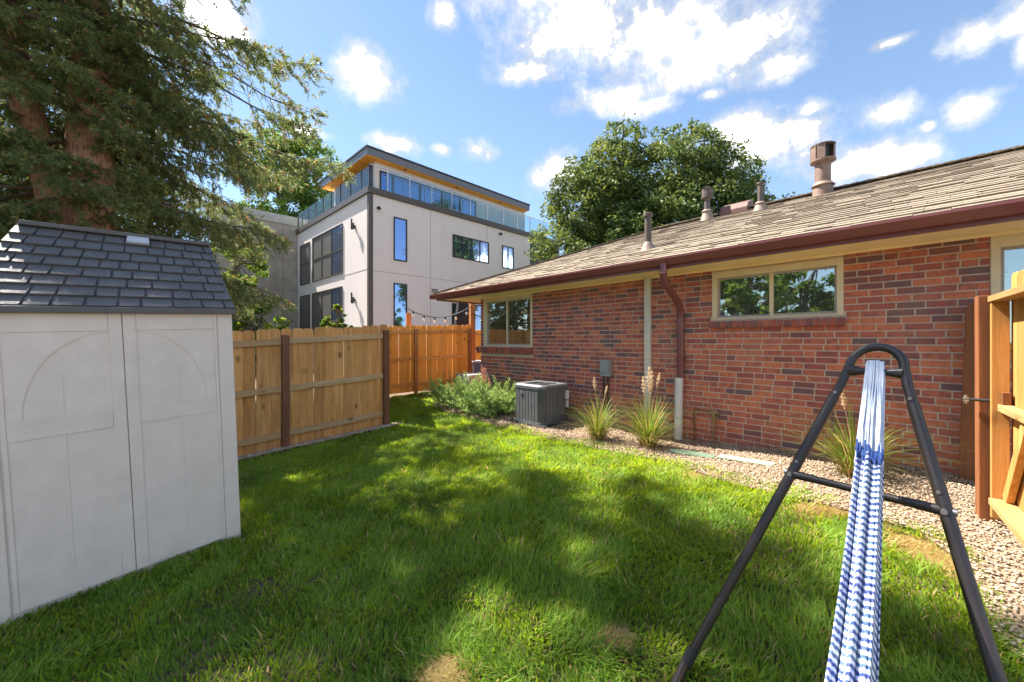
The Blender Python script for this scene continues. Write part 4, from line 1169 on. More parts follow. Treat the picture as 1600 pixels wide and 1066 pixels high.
# ------------------------------------------------------------------ plants: ornamental grasses and juniper
def tuft(x, y, nb, h0, spread, plumes, label):
    E = empty('ornamental_grass', (x, y, G(x, y))); tag(E, label, 'ornamental grass', 'ornamental grasses along the wall')
    a = rng.uniform(0, 2 * np.pi, nb); L = h0 * rng.uniform(.45, 1.1, nb); ln = rng.beta(1.6, 1.7, nb) * spread; r0 = rng.uniform(0, .10, nb)
    low = rng.random(nb) < .30; L = np.where(low, L * .55, L); ln = np.where(low, rng.uniform(.7, 1.35, nb), ln)
    w = rng.uniform(.0022, .0045, nb); seg = 5
    t_ = np.linspace(0, 1, seg)[None]
    out = ln[:, None] * (t_ ** 1.7) * L[:, None]; up = L[:, None] * (t_ - .42 * np.clip(ln, 0, 1.2)[:, None] * t_ ** 2.4)
    X = r0[:, None] * np.cos(a)[:, None] + np.cos(a)[:, None] * out; Y = r0[:, None] * np.sin(a)[:, None] + np.sin(a)[:, None] * out
    wid = w[:, None] * (1 - t_ ** 3 * .95); sx, sy = -np.sin(a)[:, None] * wid, np.cos(a)[:, None] * wid
    P = np.stack([np.stack([X - sx, Y - sy, up], -1), np.stack([X + sx, Y + sy, up], -1)], 2).reshape(-1, 3)
    base = (np.arange(nb) * seg * 2)[:, None] + (np.arange(seg - 1) * 2)[None]
    F = np.stack([base, base + 1, base + 3, base + 2], -1).reshape(-1, 4)
    tint = np.where(rng.random(nb) < .22, rng.uniform(.75, 1., nb), rng.beta(2, 2.5, nb) * .75)
    tint = np.where(low, rng.uniform(.45, 1., nb), tint)
    tt = np.repeat(tint, seg - 1).reshape(nb, seg - 1); tt[:, 0] = np.clip(tt[:, 0] + .35, 0, 1)
    o = mesh_obj('blades', np_mesh('blades', P, F, M_tuft, tint=tt.ravel(), smooth=True), E); o['kind'] = 'stuff'
    for (dx, dy, hh, big) in plumes:
        mb = MB(); top = Vector((dx, dy, hh)); mb.tube([(0, 0, 0), (dx * .3, dy * .3, hh * .55), top], .0025, 5); st = mb.build('plume_stalk', M_plume, E)
        st.data.attributes.new('tint', 'FLOAT', 'FACE')
        n = int(700 * big); tt_ = rng.random(n); ang = rng.uniform(0, 6.28, n); rad = .045 * big * np.sin(np.pi * np.clip(tt_ * .9 + .06, 0, 1)) * rng.uniform(.2, 1., n) * (.6 + .4 * np.sin(tt_ * 34))
        cz = hh - .24 * big * tt_ + .03; cxx = dx * (1 - .25 * tt_) + rad * np.cos(ang); cyy = dy * (1 - .25 * tt_) + rad * np.sin(ang)
        l_ = .010; d1 = rng.normal(0, 1, (n, 3)); d1 /= np.linalg.norm(d1, axis=1)[:, None]; d2 = rng.normal(0, 1, (n, 3)); d2 /= np.linalg.norm(d2, axis=1)[:, None]
        C = np.stack([cxx, cyy, cz], -1); V = np.stack([C - d1 * l_, C + d2 * l_ * .5, C + d1 * l_], 1).reshape(-1, 3)
        o = mesh_obj('plume', np_mesh('plume', V, np.arange(3 * n).reshape(-1, 3), M_plume, tint=rng.random(n)), E); o['kind'] = 'stuff'
tuft(1.17, 5.36, 430, .70, 1.1, [(-.05, -.0, .82, .7), (.14, .05, .70, .5)], 'bushy ornamental grass nearest the air conditioner')
tuft(1.74, 5.02, 560, .80, 1.1, [(.02, .02, 1.0, 1.3), (.06, .05, .95, 1.2), (-.06, .02, .88, 1.0), (.16, .04, .92, .7)], 'ornamental grass with pale feathery plumes beside the white drain pipe')
tuft(3.17, 3.66, 430, .82, 1.3, [(-.06, .05, .78, .75)], 'ornamental grass with one seed head behind the hammock')

def juniper():
    E = empty('juniper_shrub', (-.75, 7.65, G(-.75, 7.65))); tag(E, 'low spreading green juniper shrub beside the air conditioner', 'shrub')
    P = []; T = []; mb = MB()
    ctr = [(-.55, 7.15), (-.85, 7.65), (-1.25, 8.2), (-.45, 7.7), (-.95, 8.5), (-.15, 7.0), (-.65, 8.2), (-.2, 7.4)]
    ox, oy = E.location.x, E.location.y
    for k in range(430):
        cx_, cy_ = random.choice(ctr); cx_ += random.gauss(0, .12); cy_ += random.gauss(0, .12)
        a = random.uniform(0, 6.28); el = random.uniform(.30, 1.25); L = random.uniform(.40, .80)
        d = Vector((math.cos(a) * math.cos(el), math.sin(a) * math.cos(el), math.sin(el)))
        b = Vector((cx_ - ox, cy_ - oy, G(cx_, cy_) - E.location.z))
        if k % 3 == 0: mb.tube([b, b + d * L * .8], [.008, .003], 5)
        n = 16
        for i in range(n):
            t_ = .25 + .75 * i / n; c = b + d * (L * t_) + Vector((0, 0, -.07 * t_ * t_))
            for q in range(2):
                s = Vector((random.gauss(0, 1), random.gauss(0, 1), random.gauss(.3, .8))).normalized(); s = (s * .75 + d * .8).normalized()
                l = random.uniform(.05, .10) * (1.15 - .5 * t_)
                tw = (s.cross(Vector((random.gauss(0, 1), random.gauss(0, 1), random.gauss(0, 1))))).normalized()
                nb = 4
                for j in range(nb):
                    f0 = c + s * (l * j / nb); e = (s * .8 + tw * (.75 * (1 if j % 2 else -1)) + Vector((0, 0, .25))).normalized() * (l * .52)
                    w_ = e.cross(tw + s).normalized() * (.0105)
                    P += [f0 - w_, f0 + w_, f0 + e]; T.append(min(1, max(0, .25 + .5 * t_ * random.random() + random.gauss(.08, .15))))
    mb.build('stems', M_bark2, E)
    o = mesh_obj('foliage', np_mesh('foliage', np.array([tuple(p) for p in P]), np.arange(len(P)).reshape(-1, 3), M_juniper, tint=T), E); o['kind'] = 'stuff'
juniper()

# ------------------------------------------------------------------ trees
def leaf_cards(C, size, n_out, up=.35):
    """diamond leaves at points C; orientation random, leaning outwards"""
    n = len(C)
    nn = rng.normal(0, 1, (n, 3)); nn /= np.linalg.norm(nn, axis=1)[:, None]; nn = nn + n_out * .7 + np.array([0, 0, up]); nn /= np.linalg.norm(nn, axis=1)[:, None]
    r = rng.normal(0, 1, (n, 3)); a = np.cross(nn, r); a /= np.linalg.norm(a, axis=1)[:, None]; b = np.cross(nn, a)
    l = size * rng.uniform(.6, 1.3, n)[:, None]; w = l * .42
    V = np.stack([C - a * l, C + b * w - nn * l * .12, C + a * l, C - b * w - nn * l * .12], 1).reshape(-1, 3)
    return V, np.arange(4 * n).reshape(-1, 4)
def broad_tree(name, x, y, zb, blobs, nleaf, size, mat, label, trunk_r=.2, barkm=None, group=None, hollow=.55):
    """blobs: (dx, dy, z, radius) lobes of the crown, each full of small clumps of leaves"""
    E = empty(name, (x, y, zb)); tag(E, label, 'tree', group)
    B = np.array(blobs, float); w = B[:, 3] ** 2.2; w /= w.sum()
    # clumps through each lobe, thicker towards its surface
    nc = max(40, nleaf // 55); bi = rng.choice(len(B), nc, p=w)
    d = rng.normal(0, 1, (nc, 3)); d /= np.linalg.norm(d, axis=1)[:, None]
    rr = rng.uniform(hollow, 1.06, nc) ** .6 * np.where(rng.random(nc) < .18, rng.uniform(1.05, 1.28, nc), 1.)
    cc = B[bi, :3] + d * (B[bi, 3] * rr)[:, None] * np.array([1, 1, .9])
    cs = B[bi, 3] * rng.uniform(.13, .27, nc)
    ci = rng.choice(nc, nleaf, p=cs ** 1.5 / (cs ** 1.5).sum())
    e = rng.normal(0, 1, (nleaf, 3)); e *= (rng.random(nleaf) ** .45 / np.linalg.norm(e, axis=1))[:, None]
    C = cc[ci] + e * cs[ci][:, None] * np.array([1.1, 1.1, .8])
    out = d[ci] * .6 + e * .5
    V, F = leaf_cards(C, size, out)
    tc = rng.uniform(-.34, .34, nc)
    tint = np.clip(.45 + tc[ci] + rng.normal(0, .16, nleaf), 0, 1)
    o = mesh_obj('crown', np_mesh('crown', V, F, mat, tint=tint), E)
    zc = B[:, 2].min()
    mb = MB(); top = B[B[:, 2].argmax()]
    mb.tube([(0, 0, -.3), (.05, 0, zc * .5), (top[0] * .4, top[1] * .4, zc + (top[2] - zc) * .5), (top[0], top[1], top[2])], [trunk_r, trunk_r * .8, trunk_r * .45, .03], 10, jitter=.05)
    mb.build('trunk', barkm or M_bark2, E)
    mb = MB()
    for b in B:
        f = random.uniform(.3, .6); s = Vector((top[0] * f * .6, top[1] * f * .6, zc * .55 + (top[2] - zc) * f * .4)); e_ = Vector(b[:3])
        mb.tube([s, s.lerp(e_, .5) + Vector((random.uniform(-.2, .2), random.uniform(-.2, .2), .1)), e_], [trunk_r * .42, trunk_r * .28, .02], 7)
    idx = rng.choice(nc, min(nc, 160), replace=False)
    for k in idx:
        b = B[bi[k]]; mb.tube([tuple(b[:3]), tuple(cc[k])], [.035, .008], 5, caps=False)
    mb.build('limbs', barkm or M_bark2, E)
    return E
# tree behind the house: two tall lobes and a lower right shoulder
broad_tree('ash_tree', 4.95, 19.0, .4, [(.2, 0, 10.7, 1.15), (-.2, 0, 9.2, 1.7), (-1.2, .3, 7.6, 2.1), (-2.0, 0, 5.6, 1.9), (.45, 0, 11.6, .7), (-1.7, -.3, 8.8, 1.0), (-2.5, 0, 3.6, 1.7), (-.6, -.6, 5.0, 2.3), (.8, .2, 6.6, 2.0), (.6, 0, 4.0, 2.0), (-1.5, 0, 3.4, 2.0)],
           60000, .10, M_leaf_ash, 'dense green tree with pointed crown rising left behind the brick house', .28)
broad_tree('ash_tree', 8.2, 18.4, .4, [(.0, 0, 9.5, 1.8), (-1.1, 0, 8.3, 2.1), (1.2, 0, 8.3, 1.9), (0, -.3, 6.2, 2.6), (-2.0, 0, 6.2, 2.0), (2.2, 0, 6.4, 1.9), (3.4, 0, 6.0, 1.3), (4.6, .2, 5.4, 1.05), (.9, .2, 10.6, .9), (-.6, .2, 10.6, .8), (3.0, 0, 4.8, 1.7), (-1.6, 0, 4.4, 2.0), (.8, 0, 4.4, 2.3)],
           74000, .10, M_leaf_ash, 'dense green tree with broad crown right behind the roof vents', .32)
broad_tree('maple_tree', 1.6, 27.0, .4, [(0, 0, 7.8, .9), (-.7, 0, 6.7, 1.1), (.7, 0, 6.4, 1.1), (0, 0, 5.2, 1.5)], 7000, .13, M_leaf_bright, 'small bright green tree between the modern house and the brick roof', .15)
broad_tree('linden_tree', -15.2, 30.0, .2, [(.8, 0, 12.6, 1.7), (-.6, 0, 14.2, 2.4), (1.2, 0, 10.6, 1.9), (-2.2, 0, 12.0, 2.6), (-.6, 0, 9.2, 2.4), (-3.5, 0, 15.0, 2.4), (-3.4, 0, 9.4, 2.4), (-1.6, 0, 16.2, 1.8), (.2, 0, 8.0, 1.6)],
           30000, .15, M_leaf_mid, 'green tree between the spruce and the modern house', .35)
broad_tree('linden_tree', -20.5, 19.5, -.1, [(0, 0, 7.5, 2.8), (-2, 0, 6.0, 2.6), (2.2, 0, 5.4, 2.4), (0, 0, 3.6, 2.4), (3.2, 0, 3.0, 1.8), (-2.5, 0, 9.6, 2.2), (1.0, 0, 9.8, 2.2), (-3.0, 0, 3.2, 2.0)], 20000, .13, M_leaf_bright, 'sunlit yellow green tree seen through the spruce branches at left', .3)
broad_tree('linden_tree', -13.5, 19.0, -.1, [(0, 0, 3.2, 1.6), (-1.4, 0, 4.0, 1.5), (1.3, 0, 2.4, 1.2), (.2, 0, 5.4, 1.3), (-2.6, 0, 2.6, 1.5)], 10000, .11, M_leaf_bright, 'bright bushy tree low behind the spruce trunk', .15)
broad_tree('young_tree', -4.75, 10.6, .15, [(0, 0, 1.80, .30), (.08, 0, 2.12, .24), (-.2, 0, 1.6, .28), (.2, 0, 1.65, .24), (.05, 0, 2.38, .13)], 2600, .045, M_leaf_bright, 'small yellow green bush in front of the modern house', .02)
broad_tree('hedge_bush', -6.1, 8.6, -.1, [(0, 0, 1.35, .5), (-.7, .1, 1.3, .5), (.45, 0, 1.2, .35)], 2500, .05, M_leaf_mid, 'dark green bush over the fence beside the shed', .04)
# trees out of the frame, seen only in the window panes
for i, (x, y) in enumerate(((-11.5, -2.0), (-9.0, -7.5), (-14.5, -6.5), (23, 9), (19, 1.5), (27, 15))):
    broad_tree('yard_tree', x, y, -.4, [(0, 0, 4.6, 1.9), (1.1, .3, 3.6, 1.3), (-1.2, 0, 3.6, 1.4), (.2, -.8, 6.0, 1.3)], 5000, .14, M_leaf_mid, 'leafy yard tree outside the picture, mirrored in the window panes', .2, group='trees mirrored in the windows')

# sun patches chosen on the lawn; the spruce crown is cut open for them (x, y, half widths, turn)
LIT = [(-0.87, 3.7, 0.68, 0.82, 0.0), (-1.25, 3.42, 0.2, 0.34, 0.0), (-2.38, 4.03, 0.26, 0.53, 0.0), (-0.08, 1.9, 0.35, 0.36, 0.0), (-1.12, 6.9, 1.34, 1.9, 0.0), (-2.22, 8.52, 0.83, 1.63, 0.0), (-0.14, 5.75, 0.78, 0.99, 0.0), (0.25, 4.48, 0.43, 0.45, 0.0), (0.84, 4.48, 0.53, 0.55, 0.0), (0.77, 3.51, 0.22, 0.52, 0.0), (-0.09, 3.75, 0.25, 0.39, 0.0), (-1.19, 1.82, 0.25, 0.14, 0.0), (1.92, 3.19, 0.56, 0.46, 0.0), (1.8, 3.83, 0.44, 0.4, 0.0), (2.46, 3.02, 0.71, 0.56, 0.0), (2.81, 2.54, 1.0, 0.72, 0.0)]
def spruce():
    bx, by = -8.35, 7.6; zb = G(bx, by) - .05
    E = empty('spruce_tree', (bx, by, zb)); tag(E, 'tall spruce with forked reddish trunk and drooping branches behind the shed', 'tree')
    HT_ = 19.5
    def trunk1(z): f = z / HT_; return Vector((.10 * math.sin(z * .35) + .18 * f, .25 * f, z))
    def rad1(z): return .40 * (1 - z / HT_) ** .8 + .03
    zs = [-.3 + i * (HT_ + .3) / 40 for i in range(41)]
    mb = MB(); mb.tube([trunk1(z) for z in zs], [rad1(max(z, 0)) * (1.25 if z < .3 else 1) for z in zs], 18, jitter=.04); mb.build('trunk', M_bark, E)
    def trunk2(z):
        f = min(1, max(0, (z - 3.4) / 4.2)); f = f * f * (3 - 2 * f); return Vector((-.10 - .80 * f, -.22 - .1 * f, z))
    z2 = [2.2 + i * .55 for i in range(24)]
    mb = MB(); mb.tube([trunk2(z) for z in z2], [.24 * (1 - (z - 2.2) / 14.5) + .03 for z in z2], 14, jitter=.04); mb.build('forked_trunk', M_bark, E)
    T3 = rng.random((16, 16, 16))
    def gap3(c, q=.62):
        v = [c.x * q + 40, c.y * q + 40, c.z * q * .8 + 40]; i = [int(math.floor(a)) for a in v]; f = [a - b for a, b in zip(v, i)]; f = [a * a * (3 - 2 * a) for a in f]
        r = 0
        for dx in (0, 1):
            for dy in (0, 1):
                for dz in (0, 1): r += T3[(i[0] + dx) % 16, (i[1] + dy) % 16, (i[2] + dz) % 16] * (f[0] if dx else 1 - f[0]) * (f[1] if dy else 1 - f[1]) * (f[2] if dz else 1 - f[2])
        return r
    limbs = MB(); sec = []                               # sec: (start, direction, length, weight)
    N = 210
    for k in range(N):
        z0 = 1.9 + 7.0 * (k + .5) / 125 if k < 125 else 8.9 + (HT_ - 9.4) * (k - 124.5) / 85
        second = (k % 5 == 0) and 3.5 < z0 < 14
        T0 = trunk2(z0) if second else trunk1(z0)
        az = k * 2.39996 + random.uniform(-.35, .35)
        Lm = np.interp(z0, [2, 4.5, 7.5, 9.5, 13, HT_], [3.4, 4.8, 5.1, 3.9, 3.0, .6]) * random.uniform(.66, 1.06)
        if 6.4 < z0 < 8.9 and abs(math.sin(az / 2)) < .42: Lm = max(Lm, random.uniform(3.9, 4.6))
        cd = math.cos(az + .735)                       # 1 = the branch points at the photographer
        if z0 < 8 and cd > .45: Lm *= .36
        if z0 < 6.6 and math.cos(az) > .1: Lm *= 1 - .24 * min(1, (math.cos(az) - .1) * 2)
        # lower side facing the far neighbour's trunk is thinner near the shed
        e0 = np.interp(z0, [2, 6, 12, HT_], [-.05, .10, .22, .6]); droop = np.interp(z0, [2, 6, 12, HT_], [.34, .30, .22, .1]) * random.uniform(.8, 1.2)
        dirh = Vector((math.cos(az), math.sin(az), 0)); wob = [random.uniform(-1.5, 3), random.uniform(0, 6), random.uniform(0, 6), random.uniform(0, 6)]; e0 += random.uniform(-.14, .14)
        def P(s):
            t_ = s / Lm
            return T0 + dirh * s + Vector((0, 0, s * math.tan(e0) - droop * Lm * t_ ** 1.7 + .13 * Lm * max(0, t_ - .72) ** 1.4 * 2)) + Vector((-dirh.y, dirh.x, 0)) * (.10 * Lm * math.sin(t_ * (2.5 + wob[0]) + k) + .05 * math.sin(9 * t_ + wob[1])) + Vector((0, 0, .045 * math.sin(7 * t_ + wob[2]) + .03 * math.sin(15 * t_ + wob[3])))
        n = 14; limbs.tube([P(Lm * i / n) for i in range(n + 1)], [max(.006, .045 * (Lm / 4.6) * (1 - i / n) ** .9 + .004) for i in range(n + 1)], 6, caps=False)
        s = Lm * (.16 if z0 > 5 else .30)
        while s < Lm:
            c = P(s); tang = (P(min(s + .05, Lm)) - P(s - .05)).normalized(); t_ = s / Lm
            if z0 > 7.6 and gap3(c) > .72: s += .2; continue  # upper crown thinned in clumps to dapple the lawn
            for sd_ in (-1, 1):
                lat = Vector((-tang.y, tang.x, 0)).normalized() * sd_
                l = (.26 + .62 * math.sin(math.pi * min(1, .12 + .80 * t_)) * min(1, Lm / 3.5)) * random.uniform(.55, 1.15)
                d = (lat * random.uniform(.5, 1.) + tang * random.uniform(.35, .9) + Vector((0, 0, random.uniform(-.95, .12)))).normalized()
                sec.append((c, d, l))
                for q3 in range(2):
                    f3 = random.uniform(.25, .95); sec.append((c + d * l * f3 + Vector((0, 0, -.12 * l * f3 * f3)), (d * .6 + Vector((random.gauss(0, .8), random.gauss(0, .8), random.uniform(-.9, .25)))).normalized(), random.uniform(.10, .26)))
                if l > .55: limbs.tube([c, c + d * l * .5 + Vector((0, 0, -.03)), c + d * l * .9 + Vector((0, 0, -.10 * l))], [.009, .006, .003], 4, caps=False)
            sec.append((c, (tang + Vector((0, 0, random.uniform(-.9, -.3)))).normalized(), random.uniform(.15, .35)))
            s += random.uniform(.12, .19) if z0 < 8.9 else random.uniform(.15, .24)
    # bare dead snags low on the trunk
    for k in range(26):
        z0 = random.uniform(1.6, 7.0); az = random.uniform(0, 6.28); T0 = trunk1(z0) if k % 2 else trunk2(max(z0, 3)); l = random.uniform(.6, 1.8)
        d = Vector((math.cos(az), math.sin(az), random.uniform(-.35, .25))); m_ = T0 + d * l * .55 + Vector((0, 0, random.uniform(-.1, .12)))
        limbs.tube([T0, m_, T0 + d * l + Vector((random.uniform(-.2, .2), 0, random.uniform(-.3, .1)))], [.028, .017, .005], 5, caps=False)
    limbs.build('limbs', M_limb, E)
    # upper sprays are left out so the chosen sun patches reach the lawn
    def shaded(c):
        w = c + Vector((bx, by, zb)); h = w.z - .05; gx, gy = w.x - SUN.x / SUN.z * h, w.y - SUN.y / SUN.z * h
        h = w.z - G(gx, gy); gx, gy = w.x - SUN.x / SUN.z * h, w.y - SUN.y / SUN.z * h
        for (lx, ly, rx, ry, an) in LIT:
            dx, dy = gx - lx, gy - ly; ca, sa = math.cos(an), math.sin(an)
            if ((dx * ca + dy * sa) / rx) ** 2 + ((-dx * sa + dy * ca) / ry) ** 2 < 1: return False
        return True
    sec = [q for q in sec if q[0].z < 7.7 or (q[0].x > 1.9 and q[0].z < 9.) or shaded(q[0] + q[1] * (q[2] * .5))]
    # needle sprays
    st = np.array([tuple(a) for a, b, c in sec]); di = np.array([tuple(b) for a, b, c in sec]); ln = np.array([c for a, b, c in sec])
    cnt = np.maximum(3, ln / np.where(st[:, 2] < 8.5, .050, .056)).astype(int); idx = np.repeat(np.arange(len(sec)), cnt)
    n = len(idx); t_ = rng.random(n) ** .85
    C = st[idx] + di[idx] * (ln[idx] * t_)[:, None]; C[:, 2] -= .16 * ln[idx] * t_ ** 2
    C += rng.normal(0, .022, (n, 3))
    sd_ = di[idx] + rng.normal(0, .55, (n, 3)); sd_[:, 2] -= .25; sd_ /= np.linalg.norm(sd_, axis=1)[:, None]
    sl = rng.uniform(.08, .16, n)
    q = rng.normal(0, 1, (n, 3)); a = np.cross(sd_, q); a /= np.linalg.norm(a, axis=1)[:, None]; b = np.cross(sd_, a)
    Vs = []; Ts = []
    tb = np.clip(rng.normal(.38, .17, n) + (rng.random(n) < .10) * rng.uniform(.25, .6, n), 0, 1)
    K = 6
    for k in range(K):
        f = k / (K - 1) * .85; ang = k * 2.1; rr = a * np.cos(ang) + b * np.sin(ang)
        o = C + sd_ * (sl * f)[:, None]; e = (sd_ * .75 + rr * (.75 if k < K - 1 else .15)); L = (.062 + .025 * rng.random(n)) * (1.15 - .4 * f)
        w = np.cross(e, rr + sd_ * .1 + .01); w /= (np.linalg.norm(w, axis=1)[:, None] + 1e-9); w *= .0125
        Vs.append(np.stack([o - w, o + w, o + e * L[:, None]], 1)); Ts.append(np.clip(tb + rng.normal(0, .05, n), 0, 1))
    V = np.concatenate(Vs).reshape(-1, 3); T = np.concatenate(Ts)
    o = mesh_obj('foliage', np_mesh('foliage', V, np.arange(len(V)).reshape(-1, 3), M_spruce, tint=T), E); o['kind'] = 'stuff'
    print('spruce sprays', n, 'tris', len(T))
spruce()

# ------------------------------------------------------------------ modern house
def build_modern():
    E = empty('modern_house', (-6.35, 17.5, 0), math.atan2(.71, .704)); tag(E, 'three storey pale stucco modern house with flat roof and glass balcony', 'house')
    # local x along the right-hand face (away), y along the left-hand face (away)
    XE, YE, ZP = 10.64, 9.75, 8.12
    m = MB(); m.box((0, 0, -.5), (XE, YE, ZP)); m.build('wall', M_stucco, E)
    m = MB(); m.box((XE + .002, .12, -.5), (XE + 3.2, YE, ZP - .002)); m.build('slate_wall', M_darkpanel, E)
    m = MB(); m.box((-.10, -.10, ZP + .002), (XE + 3.25, .18, ZP + .27)); m.build('parapet_cap', M_brownmetal, E)
    m = MB(); m.box((-.10, .18, ZP + .002), (.18, YE + .05, ZP + .27)); m.build('parapet_cap', M_brownmetal, E)
    m = MB(); m.box((-.03, -.03, -.5), (.17, .0 - .002, ZP)); m.box((-.03, -.002, -.5), (-.002, .14, ZP)); m.build('corner_trim', M_brownmetal, E)
    # control joints of the stucco
    for z in (4.68,):
        m = MB(); m.box((.17, -.006, z), (XE, -.001, z + .02)); m.box((-.006, .14, z + .06), (-.001, 2.7, z + .08)); m.build('stucco_joint', M_concrete, E)
    m = MB(); m.box((3.2, -.006, -.4), (3.22, -.001, ZP)); m.box((7.0, -.006, 7.2), (7.02, -.001, ZP)); m.build('stucco_joint', M_concrete, E)
    def win(face, a, b, z0, z1, cols=1, rows=(), pane=M_skytint_glass, fm=M_frame, panes=None, fr=.05):
        def bx(mb, s0, s1, za, zb, d0, d1):
            if face == 'r': mb.box((s0, -d1, za), (s1, -d0, zb))
            else: mb.box((-d1, s0, za), (-d0, s1, zb))
        w = MB(); bx(w, a, b, z0, z0 + fr, .001, .05); bx(w, a, b, z1 - fr, z1, .001, .05); bx(w, a, a + fr, z0 + fr, z1 - fr, .001, .05); bx(w, b - fr, b, z0 + fr, z1 - fr, .001, .05)
        W = w.build('window', fm, E)
        ex = [a + fr + (b - a - 2 * fr) * k / cols for k in range(cols + 1)]; zz = [z0 + fr] + [z for z in rows] + [z1 - fr]
        for k in range(cols):
            for j in range(len(zz) - 1):
                g = MB(); bx(g, ex[k] + .012, ex[k + 1] - .012, zz[j] + .012, zz[j + 1] - .012, .004, .014)
                g.build('pane', (panes[k] if panes else pane), W)
        g = MB()
        for k in range(1, cols): bx(g, ex[k] - .03, ex[k] + .03, z0 + fr, z1 - fr, .002, .042)
        for z in rows: bx(g, a + fr, b - fr, z - .03, z + .03, .002, .040)
        if g.v: g.build('mullion', fm, W)
    win('r', 1.18, 1.87, 5.30, 7.32); win('r', 1.18, 1.87, 2.0, 4.24)
    win('r', 4.56, 7.11, 5.96, 7.16, 4); win('r', 8.19, 9.13, 5.87, 7.20, 2); win('r', 4.52, 6.6, 1.4, 3.54, 2)
    win('r', 12.3, 13.0, 5.6, 7.0)
    scr = [M_skytint_glass, M_screen, M_screen]
    win('l', 2.87, 7.06, 4.89, 7.37, 3, (6.12,), panes=scr, fm=M_brownmetal); win('l', 2.90, 7.06, 1.6, 4.25, 3, (2.55,), panes=scr, fm=M_brownmetal)
    win('l', 7.53, 9.15, 4.89, 7.28, 1, (6.10,), M_screen, M_brownmetal); win('l', 7.53, 9.15, 1.6, 4.23, 1, (2.55,), M_screen, M_brownmetal)
    # penthouse
    PZ = 9.80
    m = MB(); m.box((.47, .40, ZP), (10.6, 5.2, PZ)); m.build('penthouse_wall', M_stucco, E)
    m = MB(); m.box((.462, .60, ZP), (.469, 5.0, PZ - .02)); m.build('penthouse_panel', M_darkpanel, E)
    g0, g1 = .69, 6.48
    m = MB(); fr = .06; z0, z1 = ZP + .25, 9.44
    m.box((g0, .34, z0), (g1, .399, z0 + fr)); m.box((g0, .34, z1 - fr), (g1, .399, z1)); m.box((g0, .34, z0 + fr), (g0 + fr, .399, z1 - fr)); m.box((g1 - fr, .34, z0 + fr), (g1, .399, z1 - fr))
    ed = [g0, 1.35, 2.84, 4.16, 5.34, g1]
    for e in ed[1:-1]: m.box((e - .05, .345, z0 + fr), (e + .05, .398, z1 - fr))
    W = m.build('window', M_frame, E)
    for a, b in zip(ed[:-1], ed[1:]): g = MB(); g.box((a + .06, .38, z0 + fr), (b - .055, .392, z1 - fr)); g.build('pane', M_skytint_glass, W)
    # flat roof: cedar soffit boards, grey fascia with dark top edge
    m = MB(); m.box((-.10, .0, PZ + .02), (10.60, 5.6, 10.14)); roof = m.build('roof', M_roofmetal, E)
    m = MB(); m.box((-.14, -.04, 10.142), (10.64, 5.64, 10.21)); m.build('roof_edge', M_frame, roof)
    y = .03
    m = MB(); m.box((-.07, .03, PZ), (10.57, 5.57, PZ + .018)); m.build('soffit', M_cedar, roof)
    for k in range(14):
        m = MB(); yy = .03 + k * .39; m.box((-.065, yy, PZ - .012), (.46, yy + .37, PZ - .001)); m.build('soffit_board', M_cedar, roof)
    for x in (1.9, 5.0, 8.2): m = MB(); m.tube([(x, .2, PZ - .02), (x, .2, PZ - .001)], .07, 10); m.build('soffit_light', M_frame, roof)
    # balcony railing: posts and glass sheets
    zr = ZP + .272
    def rail(pts_, face):
        for i, s in enumerate(pts_):
            m = MB()
            p = (s, .04) if face == 'r' else (.04, s)
            m.box((p[0] - .022, p[1] - .022, zr), (p[0] + .022, p[1] + .022, zr + 1.02)); m.build('railing_post', M_steel if face == 'r' else M_frame, E)
            if i + 1 < len(pts_):
                q = pts_[i + 1]; m = MB()
                if face == 'r': m.box((s + .05, .035, zr + .03), (q - .05, .047, zr + .98))
                else: m.box((.035, s + .05, zr + .03), (.047, q - .05, zr + .98))
                m.build('glass_panel', M_rail_glass, E)
    rail([.06, .86, 2.05, 3.25, 4.45, 5.6, 6.75, 7.9, 9.0, 9.7], 'l')
    rail([.9, 2.05, 3.3, 4.55, 5.8, 7.05, 8.3, 9.5, 10.7, 12.0, 13.6], 'r')
    m = MB(); m.box((.06, .02, zr + 1.022), (13.6, .065, zr + 1.06)); m.build('handrail', M_steel, E)
    # wall lamps on the left face
    for z in (6.75, 3.30):
        m = MB(); m.box((-.05, 1.41, z + .10), (-.001, 1.53, z + .22)); lp = m.build('wall_lamp', M_frame, E)
        m = MB(); m.box((-.19, 1.44, z), (-.13, 1.50, z + .5)); m.box((-.13, 1.455, z + .14), (-.05, 1.485, z + .18)); m.build('lamp_tube', M_frame, lp)
        m = MB(); m.box((-.17, 1.30, z - .02), (-.11, 1.36, z + .28)); m.box((-.115, 1.355, z + .12), (-.05, 1.42, z + .16)); m.build('lamp_tube', M_frame, lp)
    for x, z in ((.42, 7.55), (8.0, 7.85)):
        m = MB(); m.tube([(x, -.002, z), (x, -.12, z - .03)], .07, 10); m.tube([(x, -.12, z - .03), (x, -.2, z - .08)], .05, 8); m.build('security_camera', M_frame, E)
    # house number
    cu = bpy.data.curves.new('number', 'FONT'); cu.body = '2070'; cu.size = .26; cu.extrude = .012; cu.align_x = 'LEFT'
    to = bpy.data.objects.new('number_text', cu); me = bpy.data.meshes.new_from_object(to); bpy.data.objects.remove(to)
    me.materials.append(M_frame); o = mesh_obj('house_number', me, E); o.location = (3.24, -.016, 3.99); o.rotation_euler = (R(90), 0, 0); o.scale = (.75, 1, 1)
    # rough concrete block beside it
    C = empty('concrete_wall', (-6.35 - .71 * 9.8, 17.5 + .704 * 9.8, 0), math.atan2(.71, .704)); tag(C, 'tall bare concrete wall at the left end of the modern house', 'wall')
    m = MB(); m.box((-4.2, 0, -.5), (2.5, .9, 8.62)); b = m.build('wall', M_concrete, C)
